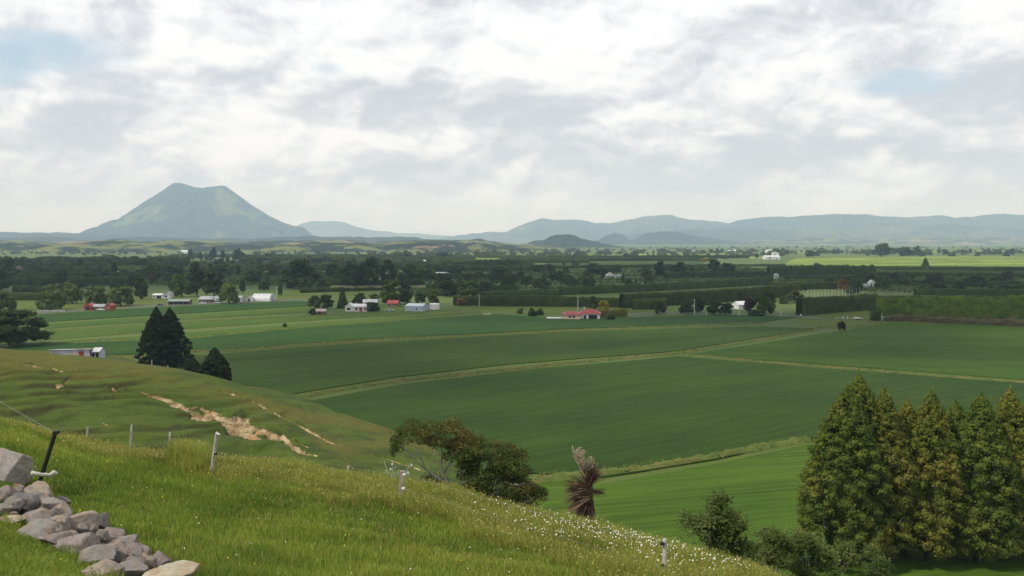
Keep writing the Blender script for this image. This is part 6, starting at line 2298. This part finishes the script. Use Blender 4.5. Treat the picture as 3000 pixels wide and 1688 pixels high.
ROCKS = [
    (100, 375, 245, 205, 'grey', 'biggest grey boulder at the left frame edge by the leaning black post', 1.0),
    (372, 640, 118, 112, 'tan', 'upright pinkish tan rock right below the leaning black post', 1.0),
    (165, 600, 70, 66, 'rust', 'rusty orange rock wedged under the biggest boulder', 1.2),
    (40, 640, 120, 95, 'mauve', 'pinkish grey rock at the left edge under the biggest boulder', 1.0),
    (195, 755, 160, 105, 'dark', 'blue grey rounded rock below the rusty orange rock', 1.0),
    (5, 800, 95, 80, 'grey', 'small grey rock at the left edge beside the blue grey rock', 1.0),
    (625, 712, 75, 50, 'dark', 'dark jagged rock at the back beside the grass shadow', 1.0),
    (500, 770, 150, 95, 'grey', 'light grey rock with flat top behind the pinkish tan rock', 1.0),
    (585, 840, 115, 92, 'tan', 'square tan block in the middle of the upper pile', 1.0),
    (340, 900, 145, 72, 'mauve', 'flat mauve slab with reddish underside', 1.0),
    (105, 890, 125, 36, 'cream', 'pale yellowish flat stone at the lawn edge on the left', 1.0),
    (490, 975, 85, 78, 'dark', 'bluish dark stone at the end of the mauve slab', 1.0),
    (590, 965, 120, 95, 'tan', 'warm tan rock below the square tan block', 1.0),
    (790, 955, 165, 120, 'tan', 'large angular tan rock with pale top edge beside the grass', 1.0),
    (1000, 940, 108, 92, 'dark', 'dark grey angular rock next to the large angular tan rock', 1.0),
    (940, 1015, 56, 62, 'cream', 'small cream wedge between dark grey and mauve rocks', 1.0),
    (790, 1010, 95, 55, 'dark', 'small dark speckled rock under the large angular tan rock', 1.0),
    (690, 1062, 88, 52, 'cream', 'smooth peach coloured stone in the middle of the pile', 1.0),
    (370, 1010, 200, 80, 'grey', 'long sloping grey slab along the upper lawn edge', 1.0),
    (570, 1115, 180, 85, 'mauve', 'wide mauve slab along the lawn edge below the sloping grey slab', 1.0),
    (780, 1150, 235, 112, 'mauve', 'broad flat pinkish slab in the centre of the lower pile', 1.0),
    (815, 1185, 56, 45, 'dark', 'small dark stone lying on the broad pinkish slab', 1.6),
    (1070, 1090, 140, 84, 'mauve', 'mauve rock with pale upper edge facing the grass', 1.0),
    (1250, 1145, 115, 92, 'grey', 'greenish grey rock on the grass side of the lower pile', 1.0),
    (1130, 1205, 150, 92, 'tan', 'pinkish brown rock next to the greenish grey rock', 1.0),
    (1340, 1260, 135, 100, 'mauve', 'brownish mauve rock sloping toward the round stone', 1.0),
    (1160, 1290, 110, 105, 'dark', 'dark grey upright rock amid the lower pile', 1.1),
    (960, 1300, 190, 115, 'grey', 'wide rough grey rock at the lower lawn edge', 1.0),
    (1595, 1310, 104, 84, 'mauve', 'rounded brown grey stone standing apart in the grass', 1.0),
    (1440, 1330, 105, 80, 'tan', 'tan rock left of the rounded brown grey stone', 1.0),
    (1010, 1425, 195, 90, 'tan', 'tan rock cut by the bottom frame edge beside the lawn', 1.0),
    (1290, 1420, 165, 80, 'grey', 'grey rock cut by the bottom frame edge in the middle', 1.0),
    (1700, 1450, 270, 90, 'cream', 'pale flat slab at the right end of the rock pile', 1.0),
]
rrk = random.Random(4)
FILL = []
for i, (zx, zy, rx, ry, mk, lb, up) in enumerate(ROCKS):
    px, py = zx * 0.29126, 1266 + zy * 0.29126
    rpx, rpy = rx * 0.29126, ry * 0.29126
    g = hit(px, min(py + rpy * 0.55, 1760), 5.0, 60)
    d = g.y
    c = atd(px, py, d)
    sx = rpx / F * d * 1.16
    szz = rpy / F * d * 1.24
    me = rock_mesh(900 + i, rrk.choice([11, 13, 15]), 5)
    me.materials.append(RM[mk])
    o = link('rock', me)
    o.location = (c.x, d + sx * 0.25, c.z)
    o.scale = (sx, max(sx, szz) * 0.9, szz)
    o.rotation_euler = (rrk.uniform(-.12, .12), rrk.uniform(-.12, .18), rrk.uniform(-.35, .35))
    tag(o, lb, 'rock', 'rocks of the tumbled wall')
ROCK_PATH = [(30, 700), (200, 700), (420, 760), (560, 860), (700, 960), (880, 1040), (1050, 1130), (1200, 1220), (1340, 1330), (1380, 1420), (1000, 1330), (800, 1180), (560, 1080), (380, 960), (150, 850)]
for i in range(84):
    a_, b_ = ROCK_PATH[rrk.randrange(len(ROCK_PATH))], ROCK_PATH[rrk.randrange(len(ROCK_PATH))]
    if math.hypot(a_[0] - b_[0], a_[1] - b_[1]) > 420:
        b_ = a_
    t_ = rrk.random()
    zx, zy = a_[0] + (b_[0] - a_[0]) * t_ + rrk.uniform(-50, 50), a_[1] + (b_[1] - a_[1]) * t_ + rrk.uniform(-30, 30)
    px, py, s_ = zx * 0.29126, 1266 + zy * 0.29126, rrk.uniform(40, 88)
    g = hit(px, py + 4, 5, 60)
    mk = rrk.choice(['grey', 'tan', 'mauve', 'grey', 'dark'])
    near = min(ROCKS, key=lambda q: math.hypot(q[0] - zx, q[1] - zy))
    sx = s_ * 0.29126 / F * g.y
    me = rock_mesh(1100 + i, rrk.choice([9, 11, 13]), 4)
    me.materials.append(RM[mk])
    o = link('rock', me)
    o.location = (g.x, g.y, g.z + sx * 0.25 + rrk.uniform(0.0, 0.16))
    o.scale = (sx, sx * 0.9, sx * rrk.uniform(0.6, 0.9))
    o.rotation_euler = (rrk.uniform(-.3, .3), rrk.uniform(-.3, .3), rrk.uniform(0, 6))
    tag(o, 'filler', 'rock', 'rocks of the tumbled wall')
    FILL.append((o, near, zx - near[0], zy - near[1], {'grey': 'light grey', 'tan': 'tan', 'mauve': 'pinkish grey', 'dark': 'dark grey'}[mk], s_))
seen_ = {}
for o, near, dx, dy, colr, s_ in FILL:
    rel = ('right of' if dx > 0 else 'left of') if abs(dx) > abs(dy) else ('just under' if dy > 0 else 'just above')
    lb = '%s filler stone %s the %s' % (colr, rel, ' '.join(near[5].split()[:8]))
    seen_[lb] = seen_.get(lb, 0) + 1
    o['label'] = lb if seen_[lb] == 1 else '%s %s' % (['', '', 'second', 'third', 'fourth', 'fifth', 'sixth'][min(seen_[lb], 6)], lb)
# smaller stones chinked between them
for i, (zx, zy, s_, mk, lb) in enumerate([(270, 800, 34, 'grey', 'small grey chip beside the blue grey rock'), (640, 1010, 36, 'grey', 'small grey chip above the peach stone'), (870, 1080, 40, 'dark', 'dark chip beneath the small cream wedge'),
                                   (900, 1205, 46, 'dark', 'dark flat chip right of the small dark stone'), (1040, 1180, 50, 'cream', 'pale chip above the dark upright rock'), (700, 900, 40, 'tan', 'tan chip between tan block and angular rock'),
                                   (440, 860, 44, 'grey', 'grey chip behind the mauve slab'), (1270, 1330, 52, 'tan', 'tan chip below the dark upright rock'), (1480, 1400, 50, 'mauve', 'mauve chip above the pale flat slab'), (260, 690, 40, 'tan', 'tan chip left of the pinkish tan rock')]):
    px, py = zx * 0.29126, 1266 + zy * 0.29126
    g = hit(px, py + 8, 5, 60)
    c = atd(px, py, g.y - 0.1)
    sx = s_ * 0.29126 / F * g.y * 1.2
    me = rock_mesh(980 + i, 7, 3)
    me.materials.append(RM[mk])
    o = link('rock', me)
    o.location = c
    o.scale = (sx, sx, sx * 0.75)
    o.rotation_euler = (0, 0.1 * i, i)
    tag(o, lb, 'rock', 'rocks of the tumbled wall')

# ------------------------------------------------------------------ grass on the near slope
def grass_material(name, g1, g2, d1, d2):
    m, nt, b = new_mat(name)
    t = nd(nt, 'ShaderNodeAttribute', attribute_name='tint').outputs['Fac']
    dr = nd(nt, 'ShaderNodeAttribute', attribute_name='dry').outputs['Fac']
    p = pos(nt)
    f = noise(nt, p, 0.45, 5, 0.6)
    a = mixc(nt, t, g1, g2)
    a = mixc(nt, mth(nt, 'MULTIPLY', sstep(nt, f, 0.42, 0.66), 0.6), a, (g1[0] * 0.50, g1[1] * 0.66, g1[2] * 0.7))
    fy = noise(nt, vmth(nt, 'ADD', p, (13, 5, 2)), 0.22, 4, 0.6)
    a = mixc(nt, mth(nt, 'MULTIPLY', sstep(nt, fy, 0.50, 0.66), 0.55), a, (g2[0] * 1.15, g2[1] * 0.98, g2[2] * 1.1))
    c = mixc(nt, dr, a, mixc(nt, t, d1, d2))
    nt.links.new(c, b.inputs['Base Color'])
    tr = nd(nt, 'ShaderNodeBsdfTranslucent')
    nt.links.new(c, tr.inputs['Color'])
    mx = nd(nt, 'ShaderNodeMixShader')
    mx.inputs[0].default_value = 0.42
    nt.links.new(b.outputs[0], mx.inputs[1])
    nt.links.new(tr.outputs[0], mx.inputs[2])
    nt.links.new(mx.outputs[0], nt.nodes['Material Output'].inputs['Surface'])
    b.inputs['Roughness'].default_value = 0.6
    return m


ROCK_LINE = [(20, 1450, 62), (110, 1500, 62), (190, 1560, 55), (300, 1610, 62), (400, 1670, 60), (520, 1700, 55)]


def grass(name, n, seed, a0, a1, d0, d1, height, width, accept, mat, label, lean=0.5, dryfn=None, heads=0.0):
    rng = np.random.default_rng(seed)
    a = rng.uniform(a0, a1, n)
    d = np.sqrt(rng.uniform(d0 ** 2, d1 ** 2, n))
    x, y = a * d, d
    z = gz(x, y)
    px, py = project(x, y, z)
    ok = accept(px, py, x, y)
    x, y, z, px, py = x[ok], y[ok], z[ok], px[ok], py[ok]
    n = len(x)
    clump = 0.65 + 0.75 * np.clip(fbm(x / 0.9, y / 0.9, seed, 4) + 0.35, 0, 1.3)
    h = height(px, py, x, y) * clump * rng.uniform(0.55, 1.3, n)
    w = width * rng.uniform(0.7, 1.4, n) * (0.75 + d[ok] / 45)
    az = rng.uniform(0, 2 * np.pi, n)
    wx, wy = np.cos(az) * w / 2, np.sin(az) * w / 2
    lx = rng.normal(-0.12, lean, n) * h
    ly = rng.normal(0, lean, n) * h
    V = np.empty((n, 5, 3))
    V[:, 0] = np.stack([x - wx, y - wy, z - 0.02], 1)
    V[:, 1] = np.stack([x + wx, y + wy, z - 0.02], 1)
    V[:, 2] = np.stack([x + wx * .8 + lx * .35, y + wy * .8 + ly * .35, z + h * .6], 1)
    V[:, 3] = np.stack([x - wx * .8 + lx * .35, y - wy * .8 + ly * .35, z + h * .6], 1)
    V[:, 4] = np.stack([x + lx, y + ly, z + h], 1)
    i = np.arange(n) * 5
    Q = np.stack([i, i + 1, i + 2, i + 3], 1)
    T = np.stack([i + 3, i + 2, i + 4], 1)
    tint = np.clip(rng.normal(0.5, 0.28, n), 0, 1)
    dr = dryfn(px, py, x, y, rng, n) if dryfn else np.zeros(n)
    Vv, tt, dd = V.reshape(-1, 3), np.repeat(tint, 5), np.repeat(dr, 5)
    if heads:
        k = rng.uniform(0, 1, n) < heads
        c = V[k, 4]
        Vl, Ql = leaf_quads(c, rng.normal(0, 1, c.shape), 0.032, rng, 2.4, 0.3)
        Q = np.concatenate([Q, Ql + len(Vv)])
        Vv = np.concatenate([Vv, Vl])
        tt = np.concatenate([tt, np.full(len(Vl), 0.9)])
        dd = np.concatenate([dd, np.ones(len(Vl))])
    o = link(name, np_mesh(name, Vv, Q, T, mats=[mat], attrs={'tint': tt, 'dry': dd}))
    return tag(o, label, 'grass', None, 'stuff')


M['grass'] = grass_material('meadow_grass', (0.130, 0.205, 0.018), (0.290, 0.375, 0.052), (0.30, 0.245, 0.055), (0.46, 0.39, 0.13))
CREST = lambda px: np.interp(px, [-400, 0, 250, 383, 600, 900, 1200, 1500, 1800, 2000, 2200, 2400], [1205, 1268, 1322, 1340, 1360, 1386, 1450, 1513, 1588, 1644, 1712, 1790])
inframe = lambda px, py: (px > -70) & (px < 2330) & (py < 1765)
off_rocks = lambda px, py: poly_dist(px, py, ROCK_LINE) > 0.9
lawn_side = lambda px, py: (py > np.interp(px, [0, 60, 130, 210, 260], [1530, 1540, 1590, 1640, 1690])) & (px < 262)


def dry_amount(px, py, x, y, rng, n):
    m = grid_lookup(dry, x, y)
    return (rng.uniform(0, 1, n) < 0.10 + 0.16 * np.clip(fbm(x / 2.2, y / 2.2, 77, 4) * 2.2, 0, 1) + 0.62 * m) * rng.uniform(0.45, 1.0, n)


grass('meadow_grass', 330000, 1, -0.66, 0.36, 8.6, 33.0, lambda px, py, x, y: 0.12 + 0.06 * fbm(x / 4, y / 4, 3, 3), 0.011,
      lambda px, py, x, y: inframe(px, py) & off_rocks(px, py) & ~lawn_side(px, py), M['grass'], 'green meadow grass covering the near slope', 0.42, dry_amount)
rng_a = lambda px, py, x, y: inframe(px, py) & off_rocks(px, py) & ~lawn_side(px, py) & (grid_lookup(dry, x, y) > 0.25 + 0.3 * vnoise(x / 0.5, y / 0.5, 3))
grass('dry_grass', 210000, 2, -0.66, 0.36, 14.0, 33.5, lambda px, py, x, y: 0.20 + 0.12 * ss(px, 600, 1300) + 0.10 * fbm(x / 2, y / 2, 5, 3), 0.010, rng_a, M['grass'],
      'tall dry seeding grass along the fence line and crest', 0.30, lambda px, py, x, y, rng, n: (rng.uniform(0, 1, n) < 0.52) * rng.uniform(0.4, 1.0, n), 0.12)
grass('tussock_grass', 16000, 3, -0.42, -0.33, 20, 31, lambda px, py, x, y: 0.40 + 0 * x, 0.012, lambda px, py, x, y: (np.hypot((px - 555) / 62, (py - 1358) / 34) < 1), M['grass'],
      'golden green tussock mound beside the leaning pale post', 0.35, lambda px, py, x, y, rng, n: (rng.uniform(0, 1, n) < 0.5) * rng.uniform(0.3, 0.9, n), 0.05)
grass('lawn_grass', 60000, 4, -0.64, -0.45, 6.5, 14.5, lambda px, py, x, y: 0.07 + 0.02 * fbm(x, y, 3, 3), 0.010, lambda px, py, x, y: lawn_side(px, py) & (px > -60) & (py < 1760), M['grass'],
      'short lawn in the bottom left corner beside the rocks', 0.6, lambda px, py, x, y, rng, n: (rng.uniform(0, 1, n) < 0.18) * rng.uniform(0.3, 0.8, n))


def flowers(name, n, seed, accept, size, mat, label, hgt):
    rng = np.random.default_rng(seed)
    a = rng.uniform(-0.62, 0.36, n)
    d = np.sqrt(rng.uniform(9.0 ** 2, 30.0 ** 2, n))
    x, y = a * d, d
    z = gz(x, y)
    px, py = project(x, y, z)
    ok = accept(px, py, rng, n) & (px > -30) & (px < 2330) & (py < 1720) & off_rocks(px, py)
    c = np.stack([x[ok], y[ok], z[ok] + hgt * rng.uniform(0.6, 1.3, ok.sum())], 1)
    nr = np.tile([0.05, -0.55, 0.8], (len(c), 1))
    V, Q = leaf_quads(c, nr, size, rng, 1.65, 0.25)
    V2, Q2 = leaf_quads(c + [0, 0, 0.004], nr, size, rng, 1.65, 0.25)
    o = link(name, np_mesh(name, np.concatenate([V, V2]), np.concatenate([Q, Q2 + len(V)]), mats=[mat]))
    return tag(o, label, 'flowers', None, 'stuff')


bank = lambda px, py: (px > 1380) & (px < 2230) & (py > CREST(px) - 4) & (py < CREST(px) + 95)
flowers('daisies', 90000, 1, lambda px, py, rng, n: bank(px, py) & (rng.uniform(0, 1, n) < 0.055 * np.clip((px - 1380) / 300, 0.1, 1) * (1.25 - (py - CREST(px)) / 95)), 0.033, plain('daisy_petals', (0.66, 0.64, 0.55), 0.8, 0.05), 'white daisies crowding the bank along the crest', 0.42)
flowers('clover_flowers', 9000, 2, lambda px, py, rng, n: rng.uniform(0, 1, n) < 0.02, 0.022, plain('clover_heads', (0.66, 0.66, 0.56), 0.8, 0.1), 'scattered white clover heads in the meadow grass', 0.17)
flowers('buttercups', 12000, 3, lambda px, py, rng, n: rng.uniform(0, 1, n) < 0.022 * (0.3 + 2.0 * (py < CREST(px) + 90)), 0.021, plain('buttercup_petals', (0.62, 0.48, 0.02), 0.7, 0.1), 'scattered yellow buttercups in the meadow grass', 0.22)

# ------------------------------------------------------------------ clouds overhead that shade the valley (above and beside the view)
def cloud_deck():
    rng = np.random.default_rng(9)
    zc = 1250.0
    t = zc / TO_SUN.z
    off = np.array([TO_SUN.x * t, TO_SUN.y * t])
    Vs, Qs, o = [], [], 0
    for (gx_, gy_, rx_, ry_) in SHADE:
        bl = []
        for k in range(int(10 + rx_ * ry_ / 9000)):
            a, q = rng.uniform(0, 6.28), math.sqrt(rng.uniform(0, 1))
            s = rng.uniform(0.22, 0.42) * min(rx_, ry_)
            bl.append((gx_ + off[0] + q * (rx_ - s * .6) * math.cos(a), gy_ + off[1] + q * (ry_ - s * .6) * math.sin(a), zc + rng.uniform(0, 60), s, s, s * 0.45))
        V, Q = ico_core(bl, 1.0, 16, 8)
        V = V + np.stack([fbm(V[:, 1] / 60, V[:, 2] / 40, 3, 4), fbm(V[:, 0] / 60, V[:, 2] / 40, 5, 4), fbm(V[:, 0] / 60, V[:, 1] / 60, 7, 4)], 1) * 26
        Vs.append(V)
        Qs.append(Q + o)
        o += len(V)
    m = plain('cloud', (0.85, 0.86, 0.88), 1.0, 0.02, 0.01, 0.0)
    ob = link('clouds', np_mesh('clouds', np.concatenate(Vs), np.concatenate(Qs), mats=[m], smooth=True))
    tag(ob, 'heaped clouds overhead shading the valley floor', 'clouds', None, 'structure')


SHADE = [(95, 335, 62, 60), (345, 400, 80, 48), (-20, 290, 150, 70), (140, 430, 210, 62), (-430, 830, 300, 220), (-40, 850, 300, 260), (380, 840, 300, 270), (760, 950, 300, 300), (-820, 1050, 330, 330), (1150, 1150, 330, 330),
         (60, 1250, 500, 160), (-500, 1350, 380, 170), (0, 470, 170, 95), (250, 480, 150, 90)]
cloud_deck()

# ------------------------------------------------------------------ haze
me = bpy.data.meshes.new('haze')
x0, x1, y0, y1, z0, z1 = -17600, 17600, -500, 23600, -5.5, 900
me.from_pydata([(x0, y0, z0), (x1, y0, z0), (x1, y1, z0), (x0, y1, z0), (x0, y0, z1), (x1, y0, z1), (x1, y1, z1), (x0, y1, z1)], [],
               [(0, 3, 2, 1), (4, 5, 6, 7), (0, 1, 5, 4), (1, 2, 6, 5), (2, 3, 7, 6), (3, 0, 4, 7)])
hm = bpy.data.materials.new('haze')
hm.use_nodes = True
nt = hm.node_tree
nt.nodes.remove(nt.nodes['Principled BSDF'])
pv = nd(nt, 'ShaderNodeVolumePrincipled')
pv.inputs['Color'].default_value = (0.56, 0.765, 1.0, 1)
pv.inputs['Absorption Color'].default_value = (1, 1, 1, 1)
pv.inputs['Density'].default_value = 7.8e-5
pv.inputs['Anisotropy'].default_value = 0.0
nt.links.new(pv.outputs[0], nt.nodes['Material Output'].inputs['Volume'])
me.materials.append(hm)
tag(link('haze', me), 'pale blue haze filling the valley air', 'haze', None, 'stuff')

# ------------------------------------------------------------------ labels of the valley trees, told from what they stand beside
ORD = ['', 'second ', 'third ', 'fourth ', 'fifth ', 'sixth ', 'seventh ', 'eighth ', 'ninth ', 'tenth ', 'eleventh ', 'twelfth ']


def label_trees():
    used = {}
    auto = [t for t in TREES if t[5] is None]
    for t in TREES:
        if t[5]:
            t[0]['label'] = t[5]
    size = lambda h: 'tall ' if h > 32 else ('' if h > 17 else 'small ')
    slots = {}
    for t in auto:
        cand = sorted(LANDMARKS, key=lambda l: math.hypot((l[0] - t[3]), 2.6 * (l[1] - t[4])))
        l = cand[0]
        dx, dy = t[3] - l[0], t[4] - l[1]
        if abs(dy) * 2.2 > abs(dx):
            rel = 'behind' if dy < 0 else 'in front of'
            rel = ('right behind ' if dx > 0 else 'left behind ') if dy < 0 else ('in front and right of ' if dx > 0 else 'in front and left of ')
        else:
            rel = 'to the right of ' if dx > 0 else 'to the left of '
        key = (size(t[6]) + t[1] + ' ' + t[2], rel, l[2])
        slots.setdefault(key, []).append((math.hypot(dx, 2.6 * dy), t))
    for (what, rel, lm), lst in slots.items():
        lst.sort(key=lambda q: q[0])
        for i, (_, t) in enumerate(lst):
            o = ORD[min(i, 11)]
            t[0]['label'] = (what + ' ' + rel + lm) if len(lst) == 1 else ((o or 'nearest ') + what + ' ' + rel + lm)
            if not t[7]:
                t[0]['group'] = 'scattered trees of the valley floor'


label_trees()
